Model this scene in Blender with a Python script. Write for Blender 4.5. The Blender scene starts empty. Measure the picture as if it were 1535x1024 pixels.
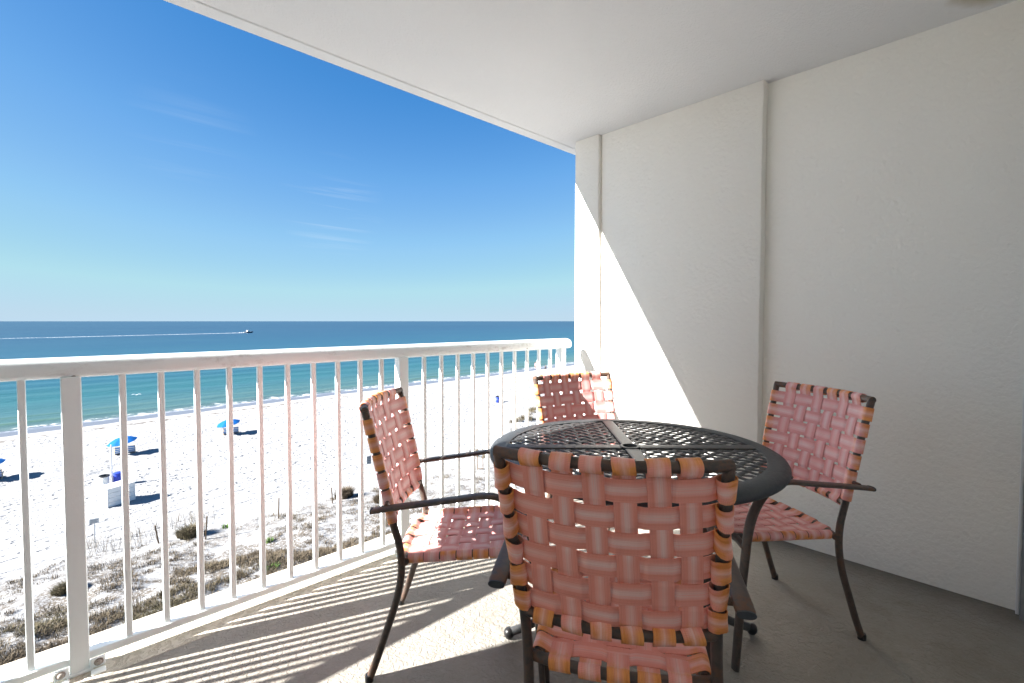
import bpy, math, random
import numpy as np
from mathutils import Vector, Matrix

R = math.radians
PI = math.pi
rng = random.Random(7)
sc = bpy.context.scene
COL = sc.collection

# ------------------------------------------------------------------ camera
YAW, TILT, EYE = 0.7604994, 0.0344823, 1.2
cd = bpy.data.cameras.new('camera')
cam = bpy.data.objects.new('camera', cd)
COL.objects.link(cam)
cam.location = (0, 0, EYE)
cam.rotation_euler = (PI / 2 - TILT, 0, -YAW)
cd.sensor_width = 36
cd.lens = 719.68 / 1535 * 36
cd.shift_y = -5.67 / 1535
cd.clip_start = 0.02
cd.clip_end = 90000
sc.camera = cam

# ------------------------------------------------------------------ light
SUN_TO = Vector((-1.0, 0.366, 0.640)).normalized()      # towards the sun
SUN_EL = math.asin(SUN_TO.z)
SUN_AZ = math.atan2(SUN_TO.x, SUN_TO.y)                 # clockwise from +Y
world = bpy.data.worlds.new('World')
sc.world = world
world.use_nodes = True
wn, wl = world.node_tree.nodes, world.node_tree.links
wn.clear()
wo = wn.new('ShaderNodeOutputWorld')
bg = wn.new('ShaderNodeBackground')
sky = wn.new('ShaderNodeTexSky')
sky.sky_type = 'NISHITA'
sky.sun_disc = False
sky.sun_elevation = SUN_EL
sky.sun_rotation = SUN_AZ
sky.altitude = 10
sky.air_density = 0.6
sky.dust_density = 0.15
sky.ozone_density = 6.0
bg.inputs['Strength'].default_value = 0.05
# tone of this clear winter sky: keeps the horizon from burning out
scl_in = wn.new('ShaderNodeVectorMath'); scl_in.operation = 'SCALE'; scl_in.inputs['Scale'].default_value = 1 / 64
crv = wn.new('ShaderNodeRGBCurve')
hsv = wn.new('ShaderNodeVectorMath'); hsv.operation = 'SCALE'; hsv.inputs['Scale'].default_value = 64.0
wl.new(sky.outputs[0], scl_in.inputs[0]); wl.new(scl_in.outputs[0], crv.inputs['Color']); wl.new(crv.outputs[0], hsv.inputs[0])
for ci, tab in enumerate([[(.3, .12), (.51, .27), (.71, .60), (1.14, 1.15), (2.16, 1.75), (4.16, 2.05)],
                          [(.6, .6), (1.1, 1.12), (1.51, 1.62), (2.35, 2.3), (3.98, 2.9), (5.71, 2.75)],
                          [(1.3, 1.7), (2.54, 2.72), (3.41, 3.25), (4.8, 3.5), (6.37, 3.3)]]):
    cu = crv.mapping.curves[ci]
    for x_, y_ in tab: cu.points.new(x_ / 64, y_ / 64)
    cu.points.new(8.0 / 64, tab[-1][1] * 1.03 / 64)
    cu.points[len(cu.points) - 1].location = (1.0, 0.80)
    for pt in cu.points: pt.handle_type = 'VECTOR'
crv.mapping.update()
# thin high cirrus, placed by direction in the sky
tc = wn.new('ShaderNodeTexCoord')


def wmath(op, a, b=None, c=None):
    n = wn.new('ShaderNodeMath'); n.operation = op
    for i, v in enumerate((a, b, c)):
        if v is None: continue
        if isinstance(v, (int, float)): n.inputs[i].default_value = v
        else: wl.new(v, n.inputs[i])
    return n.outputs[0]


sep = wn.new('ShaderNodeSeparateXYZ')
wl.new(tc.outputs['Generated'], sep.inputs[0])
zc = wmath('MAXIMUM', sep.outputs[2], 0.02)
cx_ = wmath('DIVIDE', sep.outputs[0], zc)
cy_ = wmath('DIVIDE', sep.outputs[1], zc)
comb = wn.new('ShaderNodeCombineXYZ')
wl.new(cx_, comb.inputs[0]); wl.new(cy_, comb.inputs[1])
mp = wn.new('ShaderNodeMapping')
mp.inputs['Rotation'].default_value = (0, 0, R(28))
mp.inputs['Scale'].default_value = (0.35, 1.9, 1)
wl.new(comb.outputs[0], mp.inputs[0])
nz = wn.new('ShaderNodeTexNoise')
nz.inputs['Scale'].default_value = 1.3
nz.inputs['Detail'].default_value = 7
nz.inputs['Roughness'].default_value = 0.62
nz.inputs['Distortion'].default_value = 0.6
wl.new(mp.outputs[0], nz.inputs['Vector'])
streak = wmath('MULTIPLY', wmath('MAXIMUM', wmath('SUBTRACT', nz.outputs[0], 0.50), 0.0), 3.0)
cloud = None
for dx, dy, dz, rad, amp in [(0.385, 0.895, 0.215, 0.10, 0.9), (0.17, 0.93, 0.30, 0.10, 0.30), (0.63, 0.66, 0.36, 0.09, 0.45)]:
    v = Vector((dx, dy, dz)).normalized()
    dist = wn.new('ShaderNodeVectorMath'); dist.operation = 'DISTANCE'
    nrm = wn.new('ShaderNodeVectorMath'); nrm.operation = 'NORMALIZE'
    wl.new(tc.outputs['Generated'], nrm.inputs[0])
    wl.new(nrm.outputs[0], dist.inputs[0]); dist.inputs[1].default_value = v
    m = wmath('MULTIPLY', wmath('MAXIMUM', wmath('SUBTRACT', 1.0, wmath('DIVIDE', dist.outputs['Value'], rad)), 0.0), amp)
    cloud = m if cloud is None else wmath('ADD', cloud, m)
cf = wmath('MINIMUM', wmath('MULTIPLY', streak, cloud), 0.5)
mix = wn.new('ShaderNodeMixRGB')
mix.inputs['Color2'].default_value = (2.6, 3.2, 3.9, 1)
wl.new(cf, mix.inputs['Fac']); wl.new(hsv.outputs[0], mix.inputs['Color1'])
wl.new(mix.outputs[0], bg.inputs['Color'])
wl.new(bg.outputs[0], wo.inputs['Surface'])

sd = bpy.data.lights.new('sun', 'SUN')
sd.energy = 5.0
sd.angle = R(0.53)
sd.color = (1.0, 0.975, 0.945)
sun = bpy.data.objects.new('sun', sd)
COL.objects.link(sun)
sun.rotation_euler = (-SUN_TO).to_track_quat('-Z', 'Y').to_euler()
sun.location = (-20, 10, 30)

sc.view_settings.view_transform = 'Standard'
sc.view_settings.look = 'None'
sc.view_settings.exposure = 2.38
sc.view_settings.gamma = 1
sc.cycles.max_bounces = 14
sc.cycles.diffuse_bounces = 10


# ================================================================== helpers
def tag(o, label=None, cat=None, group=None, kind=None):
    if label: o['label'] = label
    if cat: o['category'] = cat
    if group: o['group'] = group
    if kind: o['kind'] = kind
    return o


def empty(name, loc=(0, 0, 0), rz=0.0):
    o = bpy.data.objects.new(name, None)
    o.empty_display_size = 0.1
    o.location = loc
    o.rotation_euler = (0, 0, rz)
    COL.objects.link(o)
    return o


class Geo:
    """collects polygons with uv and a 'wear' vertex value; build() makes ONE mesh object"""
    def __init__(s):
        s.v = []; s.f = []; s.uv = []; s.w = []

    def add(s, vs, fs, uvs=None, w=None):
        b = len(s.v)
        s.v += [tuple(p) for p in vs]
        s.w += list(w) if w is not None else [0.0] * len(vs)
        for k, f in enumerate(fs):
            s.f.append(tuple(i + b for i in f))
            s.uv.append(uvs[k] if uvs is not None else [(0, 0)] * len(f))

    def box(s, x0, x1, y0, y1, z0, z1, M=None, bev=0.0):
        if bev > 0:
            # box with chamfered vertical + horizontal edges (rounded look)
            b = min(bev, (x1 - x0) * .45, (y1 - y0) * .45, (z1 - z0) * .45)
            vs = []
            for z, i in ((z0, 1), (z0 + b, 0), (z1 - b, 0), (z1, 1)):
                q = b if i else 0
                ring = [(x0 + q + (b if not i else 0), y0 + q), (x1 - q - (b if not i else 0), y0 + q), (x1 - q, y0 + q + (b if not i else 0)), (x1 - q, y1 - q - (b if not i else 0)),
                        (x1 - q - (b if not i else 0), y1 - q), (x0 + q + (b if not i else 0), y1 - q), (x0 + q, y1 - q - (b if not i else 0)), (x0 + q, y0 + q + (b if not i else 0))]
                vs += [(a, c, z) for a, c in ring]
            fs = []
            for r_ in range(3):
                for k in range(8):
                    a, c = r_ * 8 + k, r_ * 8 + (k + 1) % 8
                    fs.append((a, c, c + 8, a + 8))
            fs.append(tuple(range(7, -1, -1))); fs.append(tuple(range(24, 32)))
        else:
            vs = [(x, y, z) for z in (z0, z1) for x, y in ((x0, y0), (x1, y0), (x1, y1), (x0, y1))]
            fs = [(3, 2, 1, 0), (4, 5, 6, 7), (0, 1, 5, 4), (1, 2, 6, 5), (2, 3, 7, 6), (3, 0, 4, 7)]
        if M is not None: vs = [M @ Vector(p) for p in vs]
        s.add(vs, fs)

    def sweep(s, pts, prof, up=(0, 0, 1), closed=False, cap=True, scales=None, frames=None, wear=None, uscale=1.0):
        """sweep closed profile [(a,b)] (a along side, b along up) along pts"""
        pts = [Vector(p) for p in pts]; n = len(pts); m = len(prof)
        vs = []; ws = []; us = [0.0]
        for i in range(1, n): us.append(us[-1] + (pts[i] - pts[i - 1]).length * uscale)
        pu = Vector(up)
        vv = [0.0]
        for j in range(m):
            a, b = prof[j], prof[(j + 1) % m]
            vv.append(vv[-1] + math.hypot(b[0] - a[0], b[1] - a[1]))
        for i in range(n):
            if frames is not None:
                side, upv = frames[i]
            else:
                if closed: t = pts[(i + 1) % n] - pts[i - 1]
                else: t = pts[min(i + 1, n - 1)] - pts[max(i - 1, 0)]
                t.normalize()
                side = t.cross(pu)
                if side.length < 1e-4: side = t.cross(Vector((0.3, 1, 0.1)))
                side.normalize(); upv = side.cross(t).normalized()
                pu = upv
            k = scales[i] if scales else 1.0
            if not isinstance(k, tuple): k = (k, k)
            for a, b in prof:
                vs.append(pts[i] + side * (a * k[0]) + upv * (b * k[1]))
                ws.append(wear[i] if wear else 0.0)
        fs = []; uv = []
        for i in range(n if closed else n - 1):
            i2 = (i + 1) % n
            for j in range(m):
                j2 = (j + 1) % m
                fs.append((i * m + j, i * m + j2, i2 * m + j2, i2 * m + j))
                u0, u1 = us[i], (us[i2] if i2 else us[i] + .05)
                uv.append([(u0, vv[j]), (u0, vv[j + 1]), (u1, vv[j + 1]), (u1, vv[j])])
        if cap and not closed:
            fs.append(tuple(range(m - 1, -1, -1))); uv.append([(0, 0)] * m)
            fs.append(tuple(range((n - 1) * m, n * m))); uv.append([(0, 0)] * m)
        s.add(vs, fs, uv, ws)

    def tube(s, pts, r, seg=12, **k):
        s.sweep(pts, [(r * math.cos(2 * PI * j / seg), r * math.sin(2 * PI * j / seg)) for j in range(seg)], **k)

    def lathe(s, prof, seg=24, c=(0, 0, 0), M=None):
        vs = []; fs = []
        n = len(prof)
        for r_, z in prof:
            for j in range(seg):
                a = 2 * PI * j / seg
                vs.append(Vector((c[0] + r_ * math.cos(a), c[1] + r_ * math.sin(a), c[2] + z)))
        for i in range(n - 1):
            for j in range(seg):
                j2 = (j + 1) % seg
                fs.append((i * seg + j, i * seg + j2, (i + 1) * seg + j2, (i + 1) * seg + j))
        if M is not None: vs = [M @ p for p in vs]
        s.add(vs, fs)

    def transform(s, fn):
        s.v = [tuple(fn(Vector(p))) for p in s.v]

    def build(s, name, mat, parent=None, smooth=True, angle=40):
        me = bpy.data.meshes.new(name)
        me.from_pydata(s.v, [], s.f)
        uvl = me.uv_layers.new(name='UVMap')
        flat = [c for f in s.uv for p in f for c in p]
        uvl.data.foreach_set('uv', flat)
        at = me.attributes.new('wear', 'FLOAT', 'POINT')
        at.data.foreach_set('value', s.w)
        me.materials.append(mat)
        if smooth:
            me.polygons.foreach_set('use_smooth', [True] * len(me.polygons))
            me.set_sharp_from_angle(angle=R(angle))
        me.validate(); me.update()
        o = bpy.data.objects.new(name, me)
        COL.objects.link(o)
        if parent is not None: o.parent = parent
        return o


def smooth_path(ctrl, n=8, closed=False):
    """Catmull-Rom through control points"""
    P = [Vector(p) for p in ctrl]; out = []
    N = len(P)
    for i in range(N - 1):
        p0 = P[max(i - 1, 0)]; p1 = P[i]; p2 = P[i + 1]; p3 = P[min(i + 2, N - 1)]
        for k in range(n):
            t = k / n
            out.append(0.5 * ((2 * p1) + (p2 - p0) * t + (2 * p0 - 5 * p1 + 4 * p2 - p3) * t * t + (3 * p1 - p0 - 3 * p2 + p3) * t ** 3))
    out.append(P[-1])
    return out


def oval(a, b, seg=14, e=2.0):
    o = []
    for j in range(seg):
        t = 2 * PI * j / seg
        c, s_ = math.cos(t), math.sin(t)
        o.append((a * math.copysign(abs(c) ** (2 / e), c), b * math.copysign(abs(s_) ** (2 / e), s_)))
    return o


# ------------------------------------------------------------- materials
class Mat:
    def __init__(s, name, rough=0.6, spec=0.3, metal=0.0):
        s.m = bpy.data.materials.new(name); s.m.use_nodes = True
        s.t = s.m.node_tree; s.N = s.t.nodes; s.L = s.t.links
        s.b = s.N['Principled BSDF']
        s.b.inputs['Roughness'].default_value = rough
        s.b.inputs['Specular IOR Level'].default_value = spec
        s.b.inputs['Metallic'].default_value = metal

    def n(s, typ, **k):
        nd = s.N.new('ShaderNode' + typ)
        for a, v in k.items(): setattr(nd, a, v)
        return nd

    def put(s, sock, v):
        if isinstance(v, (int, float)): sock.default_value = v
        elif isinstance(v, (tuple, list)):
            sock.default_value = tuple(v) + ((1,) if len(v) == 3 and sock.type == 'RGBA' else ())
        else: s.L.new(v, sock)

    def co(s, which='Object', scale=(1, 1, 1), rot=(0, 0, 0), loc=(0, 0, 0)):
        c = s.n('TexCoord'); m = s.n('Mapping')
        if which == 'World':
            g = s.n('NewGeometry'); s.L.new(g.outputs['Position'], m.inputs[0])
        else: s.L.new(c.outputs[which], m.inputs[0])
        m.inputs['Scale'].default_value = scale; m.inputs['Rotation'].default_value = rot; m.inputs['Location'].default_value = loc
        return m.outputs[0]

    def noise(s, vec, scale, detail=4, rough=0.55, dist=0.0):
        x = s.n('TexNoise'); s.L.new(vec, x.inputs['Vector'])
        x.inputs['Scale'].default_value = scale; x.inputs['Detail'].default_value = detail
        x.inputs['Roughness'].default_value = rough; x.inputs['Distortion'].default_value = dist
        return x.outputs[0]

    def voro(s, vec, scale, feature='F1', rnd=1.0):
        x = s.n('TexVoronoi'); x.feature = feature; s.L.new(vec, x.inputs['Vector'])
        x.inputs['Scale'].default_value = scale; x.inputs['Randomness'].default_value = rnd
        return x.outputs['Distance']

    def ramp(s, fac, stops, interp='LINEAR'):
        x = s.n('ValToRGB'); s.L.new(fac, x.inputs[0]); e = x.color_ramp.elements
        x.color_ramp.interpolation = interp
        while len(e) < len(stops): e.new(0.5)
        for i, (p, c) in enumerate(stops):
            e[i].position = p
            e[i].color = (c, c, c, 1) if isinstance(c, (int, float)) else tuple(c) + (1,)
        return x.outputs[0]

    def mixc(s, f, a, b, mode='MIX'):
        x = s.n('MixRGB'); x.blend_type = mode
        s.put(x.inputs[0], f); s.put(x.inputs[1], a); s.put(x.inputs[2], b)
        return x.outputs[0]

    def math(s, op, a, b=None, c=None, clamp=False):
        x = s.n('Math'); x.operation = op; x.use_clamp = clamp
        for i, v in enumerate((a, b, c)):
            if v is not None: s.put(x.inputs[i], v)
        return x.outputs[0]

    def attr(s, name):
        x = s.n('Attribute'); x.attribute_name = name
        return x.outputs['Fac']

    def bump(s, h, strength=0.3, dist=0.01, prev=None):
        x = s.n('Bump'); x.inputs['Strength'].default_value = strength; x.inputs['Distance'].default_value = dist
        s.L.new(h, x.inputs['Height'])
        if prev is not None: s.L.new(prev, x.inputs['Normal'])
        return x.outputs[0]

    def out(s, color=None, rough=None, normal=None):
        if color is not None: s.put(s.b.inputs['Base Color'], color)
        if rough is not None: s.put(s.b.inputs['Roughness'], rough)
        if normal is not None: s.L.new(normal, s.b.inputs['Normal'])
        return s.m


def m_paint(name, col, rough=0.45, spec=0.35, dirt=0.12, dirtcol=(0.35, 0.31, 0.26), scale=6.0, bumpd=0.0006):
    M = Mat(name, rough, spec)
    v = M.co('World')
    n1 = M.noise(v, scale, 6, 0.65); n2 = M.noise(v, scale * 9, 4, 0.6)
    f = M.math('MULTIPLY', M.ramp(n1, [(0.5, 0.0), (0.78, 1.0)]), M.ramp(n2, [(0.35, 0.2), (0.7, 1.0)]))
    c = M.mixc(M.math('MULTIPLY', f, dirt), col, dirtcol)
    nb = M.noise(v, scale * 30, 3, 0.5)
    return M.out(c, M.math('ADD', M.math('MULTIPLY', n2, 0.2), rough - 0.1), M.bump(nb, 0.5, bumpd))


def m_stucco(name, col, size=70.0, depth=0.0035, warm=None):
    M = Mat(name, 0.85, 0.15)
    v = M.co('World')
    big = M.noise(v, 0.9, 5, 0.6); mid = M.noise(v, 7, 5, 0.6)
    c = M.mixc(M.ramp(big, [(0.3, 0.0), (0.7, 1.0)]), col, warm or tuple(x * 0.94 for x in col))
    c = M.mixc(M.math('MULTIPLY', M.ramp(mid, [(0.62, 0.0), (0.85, 1.0)]), 0.10), c, tuple(x * 0.7 for x in col))
    a = M.noise(v, size, 5, 0.62, 0.4)
    b = M.ramp(M.voro(v, size * 0.55), [(0.0, 0.0), (0.6, 1.0)])
    h = M.math('ADD', M.math('MULTIPLY', a, 0.75), M.math('MULTIPLY', b, 0.25))
    p = M.bump(h, 1.0, depth)
    return M.out(c, None, M.bump(M.noise(v, 14, 4, 0.55, 0.6), 0.35, 0.003, M.bump(big, 0.4, 0.01, p)))


MAT = {}
MAT['wall'] = m_stucco('wall_stucco', (0.865, 0.847, 0.79), 62, 0.0055, (0.85, 0.82, 0.75))


def mk_ceiling():
    M = Mat('ceiling_texture', 0.9, 0.1)
    v = M.co('World')
    big = M.noise(v, 0.8, 4, 0.6)
    a = M.noise(v, 85, 5, 0.7, 0.3); b = M.noise(v, 30, 3, 0.6)
    h = M.math('ADD', M.math('MULTIPLY', a, 0.8), M.math('MULTIPLY', b, 0.4))
    c = M.mixc(M.ramp(big, [(0.3, 0), (0.7, 1)]), (0.75, 0.76, 0.77), (0.72, 0.73, 0.737))
    # old beige water stain near the door
    d = M.n('VectorMath'); d.operation = 'DISTANCE'; g = M.n('NewGeometry')
    M.L.new(g.outputs['Position'], d.inputs[0]); d.inputs[1].default_value = (2.66, 0.06, 2.5)
    st = M.ramp(M.math('ADD', d.outputs['Value'], M.math('MULTIPLY', M.noise(v, 9, 3), 0.06)), [(0.14, 1.0), (0.21, 0.0)])
    c = M.mixc(M.math('MULTIPLY', st, 0.75), c, (0.42, 0.36, 0.24))
    return M.out(c, None, M.bump(h, 1.0, 0.007))


MAT['ceiling'] = mk_ceiling()


def mk_floor():
    M = Mat('floor_concrete', 0.75, 0.25)
    v = M.co('World')
    big = M.noise(v, 1.1, 5, 0.6, 0.4); mid = M.noise(v, 6, 6, 0.65); fine = M.noise(v, 130, 3, 0.6)
    c = M.mixc(M.ramp(big, [(0.3, 0), (0.7, 1)]), (0.315, 0.293, 0.255), (0.265, 0.243, 0.208))
    c = M.mixc(M.math('MULTIPLY', M.ramp(mid, [(0.35, 1), (0.6, 0)]), 0.55), c, (0.235, 0.21, 0.17))
    c = M.mixc(M.math('MULTIPLY', M.ramp(fine, [(0.6, 0), (0.78, 1)]), 0.35), c, (0.47, 0.44, 0.39))
    c = M.mixc(M.math('MULTIPLY', M.ramp(M.noise(v, 22, 4, 0.6), [(0.72, 0), (0.8, 1)]), 0.5), c, (0.16, 0.13, 0.10))
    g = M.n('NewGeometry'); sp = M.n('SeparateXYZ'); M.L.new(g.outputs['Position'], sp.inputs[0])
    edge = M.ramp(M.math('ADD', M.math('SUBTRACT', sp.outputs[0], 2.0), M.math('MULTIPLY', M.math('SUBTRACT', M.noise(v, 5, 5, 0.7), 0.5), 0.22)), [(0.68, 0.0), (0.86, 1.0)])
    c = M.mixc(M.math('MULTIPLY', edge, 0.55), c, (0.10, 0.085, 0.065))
    drip = M.math('MULTIPLY', M.ramp(M.noise(v, 2.4, 6, 0.72, 0.8), [(0.56, 0), (0.64, 1)]), 0.28)
    c = M.mixc(drip, c, (0.17, 0.145, 0.115))
    knock = M.ramp(M.noise(v, 48, 4, 0.6, 0.8), [(0.40, 0.0), (0.56, 1.0)])
    rg = M.math('ADD', M.math('MULTIPLY', mid, 0.35), 0.45)
    return M.out(c, rg, M.bump(knock, 0.8, 0.0032, M.bump(M.noise(v, 240, 2), 0.5, 0.0008)))


MAT['floor'] = mk_floor()


def mk_curb():
    M = Mat('slab_edge_coating', 0.7, 0.25)
    v = M.co('World')
    k = M.ramp(M.noise(v, 38, 4, 0.6, 1.2), [(0.44, 0.0), (0.52, 1.0)])
    c = M.mixc(k, (0.50, 0.45, 0.36), (0.60, 0.55, 0.46))
    return M.out(c, None, M.bump(k, 0.8, 0.004))


MAT['edge'] = mk_curb()


def mk_rail():
    M = Mat('rail_white_paint', 0.38, 0.4)
    v = M.co('World')
    s1 = M.noise(M.co('World', (2.2, 9, 9)), 2.2, 6, 0.7, 0.5); s2 = M.noise(v, 42, 5, 0.7)
    f = M.math('MULTIPLY', M.ramp(s1, [(0.50, 0), (0.66, 1)]), M.ramp(s2, [(0.40, 0), (0.62, 1)]))
    c = M.mixc(M.math('MULTIPLY', f, 0.55), (0.81, 0.87, 0.88), (0.36, 0.33, 0.30))
    g = M.noise(M.co('World', (1, 1, .35)), 12, 5, 0.6)
    c = M.mixc(M.math('MULTIPLY', M.ramp(g, [(0.45, 0), (0.8, 1)]), 0.10), c, (0.66, 0.64, 0.61))
    c = M.mixc(M.ramp(M.voro(M.co('World', (1, 1, 1)), 7.0), [(0.03, 0.7), (0.05, 0.0)]), c, (0.15, 0.12, 0.10))
    return M.out(c, M.math('ADD', M.math('MULTIPLY', s2, 0.25), 0.25), M.bump(s2, 0.3, 0.0005))


MAT['rail'] = mk_rail()


MAT['picket'] = m_paint('picket_white_paint', (0.83, 0.89, 0.90), 0.4, 0.4, 0.10, (0.5, 0.46, 0.40), 9)


def mk_frame(name, rust=0.55, col=(0.062, 0.050, 0.042)):
    M = Mat(name, 0.5, 0.4)
    v = M.co('World')
    n1 = M.noise(v, 11, 6, 0.7); n2 = M.noise(v, 60, 5, 0.7)
    w = M.attr('wear')
    f = M.math('ADD', M.ramp(n1, [(0.52, 0), (0.75, 1)]), M.math('MULTIPLY', w, M.ramp(n2, [(0.38, 0), (0.55, 1)])), None, True)
    f = M.math('MULTIPLY', M.math('MULTIPLY', f, M.ramp(n2, [(0.3, .3), (0.6, 1)])), rust)
    c = M.mixc(M.ramp(n2, [(0.3, 0), (0.7, 1)]), col, tuple(x * 1.5 for x in col))
    c = M.mixc(f, c, (0.20, 0.075, 0.028))
    sc_ = M.ramp(M.noise(v, 23, 6, 0.75), [(0.70, 0), (0.75, 1)])
    c = M.mixc(M.math('MULTIPLY', sc_, 0.5), c, (0.30, 0.27, 0.24))
    return M.out(c, M.math('ADD', M.math('MULTIPLY', f, 0.4), 0.38), M.bump(n2, 0.5, 0.0007))


MAT['frame'] = mk_frame('chair_frame_paint')


def mk_strap(name, c0, c1, c2, rust, seed):
    """vinyl strap: uv.x runs along the strap in metres, uv.y across (perimeter metres)"""
    M = Mat(name, 0.55, 0.3)
    oi = M.n('ObjectInfo')
    base = M.co('UV')
    v1 = M.co('UV', (1.2, 260, 1), loc=(seed, seed * 2.3, 0))
    v2 = M.co('UV', (5, 60, 1), loc=(seed * 1.7, 0, 0))
    s1 = M.noise(v1, 1.0, 4, 0.65); s2 = M.noise(v2, 1.0, 3, 0.6)
    c = M.mixc(M.ramp(s2, [(0.3, 0), (0.72, 1)]), c0, c1)
    sep_ = M.n('SeparateXYZ'); M.L.new(base, sep_.inputs[0])
    # pale faded band along the middle of each face of the strap
    vv = M.math('PINGPONG', M.math('ADD', sep_.outputs[1], 0.0255), 0.0255)   # 0 at edges .. .0255 at middle
    vv = M.math('DIVIDE', vv, 0.0255)
    band = M.ramp(M.math('ADD', vv, M.math('MULTIPLY', M.math('SUBTRACT', s1, 0.5), 0.55)), [(0.05, 1), (0.60, 0.0)])
    along = M.ramp(M.noise(M.co('UV', (7, 3, 1), loc=(seed * 3, 0, 0)), 1.0, 3, 0.6), [(0.28, 0.25), (0.55, 1)])
    pale = M.math('MULTIPLY', M.math('MULTIPLY', band, M.ramp(s1, [(0.34, 0.1), (0.52, 1)])), along)
    c = M.mixc(M.math('MULTIPLY', pale, 0.95), c, c2)
    c = M.mixc(M.math('MULTIPLY', M.ramp(s1, [(0.50, 0), (0.66, 1)]), 0.45), c, (c0[0] * .8, c0[1] * .66, c0[2] * .62))
    # fine cross ribs
    wv = M.n('TexWave'); wv.wave_type = 'BANDS'; wv.bands_direction = 'X'
    M.L.new(M.co('UV', (1, 1, 1)), wv.inputs['Vector']); wv.inputs['Scale'].default_value = 110
    wv.inputs['Distortion'].default_value = 0.6; wv.inputs['Detail'].default_value = 1
    ribmask = M.ramp(vv, [(0.2, 0.25), (0.7, 1.0)])
    rib = M.math('MULTIPLY', wv.outputs['Fac'], 1.0)
    c = M.mixc(M.math('MULTIPLY', M.math('MULTIPLY', rib, ribmask), 0.30), c, tuple(x * 0.58 for x in c0))
    # rust stain near the frame
    w = M.attr('wear')
    pn = M.noise(M.co('World'), 26, 5, 0.65, 0.4); pn2 = M.noise(M.co('UV', (9, 75, 1), loc=(seed, 0, 0)), 1.0, 5, 0.7, 0.5)
    f = M.math('ADD', M.math('MULTIPLY', w, 1.15), M.math('MULTIPLY', M.math('SUBTRACT', M.math('MULTIPLY', M.math('ADD', pn, pn2), 0.5), 0.5), 2.6))
    f = M.ramp(f, [(0.36, 0), (1.15, 1)])
    f = M.math('MULTIPLY', M.math('MULTIPLY', f, rust), M.math('SUBTRACT', 1.0, M.math('MULTIPLY', band, 0.55)))
    rc = M.mixc(M.ramp(pn2, [(0.35, 0), (0.65, 1)]), (0.90, 0.38, 0.11), (0.68, 0.21, 0.05))
    c = M.mixc(f, c, rc)
    h = M.math('ADD', M.math('MULTIPLY', rib, 0.5), M.math('MULTIPLY', s1, 0.6))
    return M.out(c, M.math('ADD', M.math('MULTIPLY', s1, 0.25), 0.42), M.bump(h, 0.5, 0.0007))


MAT['strap_a'] = mk_strap('strap_salmon', (0.91, 0.325, 0.235), (0.93, 0.385, 0.295), (0.93, 0.69, 0.63), 1.0, 3.1)
MAT['strap_b'] = mk_strap('strap_rose', (0.80, 0.33, 0.30), (0.84, 0.40, 0.375), (0.91, 0.71, 0.69), 0.95, 8.4)


def mk_table():
    M = Mat('table_cast_metal', 0.35, 0.38)
    v = M.co('World')
    n1 = M.noise(v, 14, 6, 0.7); n2 = M.noise(v, 90, 4, 0.6)
    c = M.mixc(M.ramp(n1, [(0.35, 0), (0.7, 1)]), (0.036, 0.039, 0.042), (0.060, 0.063, 0.065))
    w = M.attr('wear')
    f = M.math('MULTIPLY', w, M.ramp(n2, [(0.40, 0), (0.6, 1)]))
    c = M.mixc(M.math('MULTIPLY', f, 0.7), c, (0.16, 0.10, 0.06))
    return M.out(c, M.math('ADD', M.math('MULTIPLY', n2, 0.25), 0.38), M.bump(n2, 0.7, 0.0009))


MAT['table'] = mk_table()
MAT['jamb'] = m_paint('jamb_white', (0.78, 0.78, 0.77))
MAT['grey_metal'] = m_paint('grey_aluminium', (0.24, 0.25, 0.26), 0.4, 0.5)
MAT['bolt'] = m_paint('bolt_steel', (0.30, 0.27, 0.24), 0.5, 0.5, 0.5)
MAT['wood'] = m_paint('weathered_wood', (0.17, 0.12, 0.08), 0.85, 0.1, 0.4, (0.08, 0.06, 0.04), 20)
MAT['white'] = m_paint('white_board', (0.78, 0.77, 0.74), 0.5, 0.3, 0.10)
MAT['lightwood'] = m_paint('chair_wood', (0.52, 0.40, 0.27), 0.7, 0.2)
MAT['canvas'] = m_paint('umbrella_canvas', (0.004, 0.09, 0.30), 0.8, 0.1, 0.15, (0.004, 0.06, 0.22))
MAT['pole'] = m_paint('umbrella_pole', (0.7, 0.68, 0.62), 0.5)
MAT['bluebin'] = m_paint('blue_plastic', (0.03, 0.06, 0.42), 0.45)
MAT['blackbag'] = m_paint('black_plastic', (0.012, 0.012, 0.013), 0.35, 0.5)
MAT['sign'] = m_paint('sign_face', (0.62, 0.62, 0.60), 0.5)
MAT['signgrey'] = m_paint('sign_grey', (0.22, 0.24, 0.26), 0.5)
MAT['ink'] = m_paint('sign_ink', (0.05, 0.06, 0.08), 0.6)
MAT['hull'] = m_paint('boat_hull', (0.035, 0.045, 0.06), 0.3, 0.5)
MAT['boatwhite'] = m_paint('boat_white', (0.8, 0.8, 0.78), 0.3, 0.5)
MAT['skin'] = m_paint('skin', (0.45, 0.27, 0.19), 0.6)
MAT['pink'] = m_paint('pink_cloth', (0.75, 0.35, 0.40), 0.9)
MAT['dark'] = m_paint('dark_cloth', (0.04, 0.045, 0.06), 0.9)
MAT['bird'] = m_paint('gull_grey', (0.55, 0.56, 0.58), 0.8)


def mk_stripe():
    M = Mat('striped_sling', 0.8, 0.1)
    s_ = M.n('SeparateXYZ'); M.L.new(M.co('UV'), s_.inputs[0])
    f = M.math('PINGPONG', s_.outputs[0], 0.105)
    c = M.mixc(M.ramp(f, [(0.052, 1), (0.056, 0)], 'CONSTANT'), (0.80, 0.80, 0.78), (0.02, 0.19, 0.55))
    return M.out(c)


MAT['stripe'] = mk_stripe()


# ================================================================== ground
# signed distance to the waterline runs in s = Y - 0.105 X
Z0 = -11.0


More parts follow.
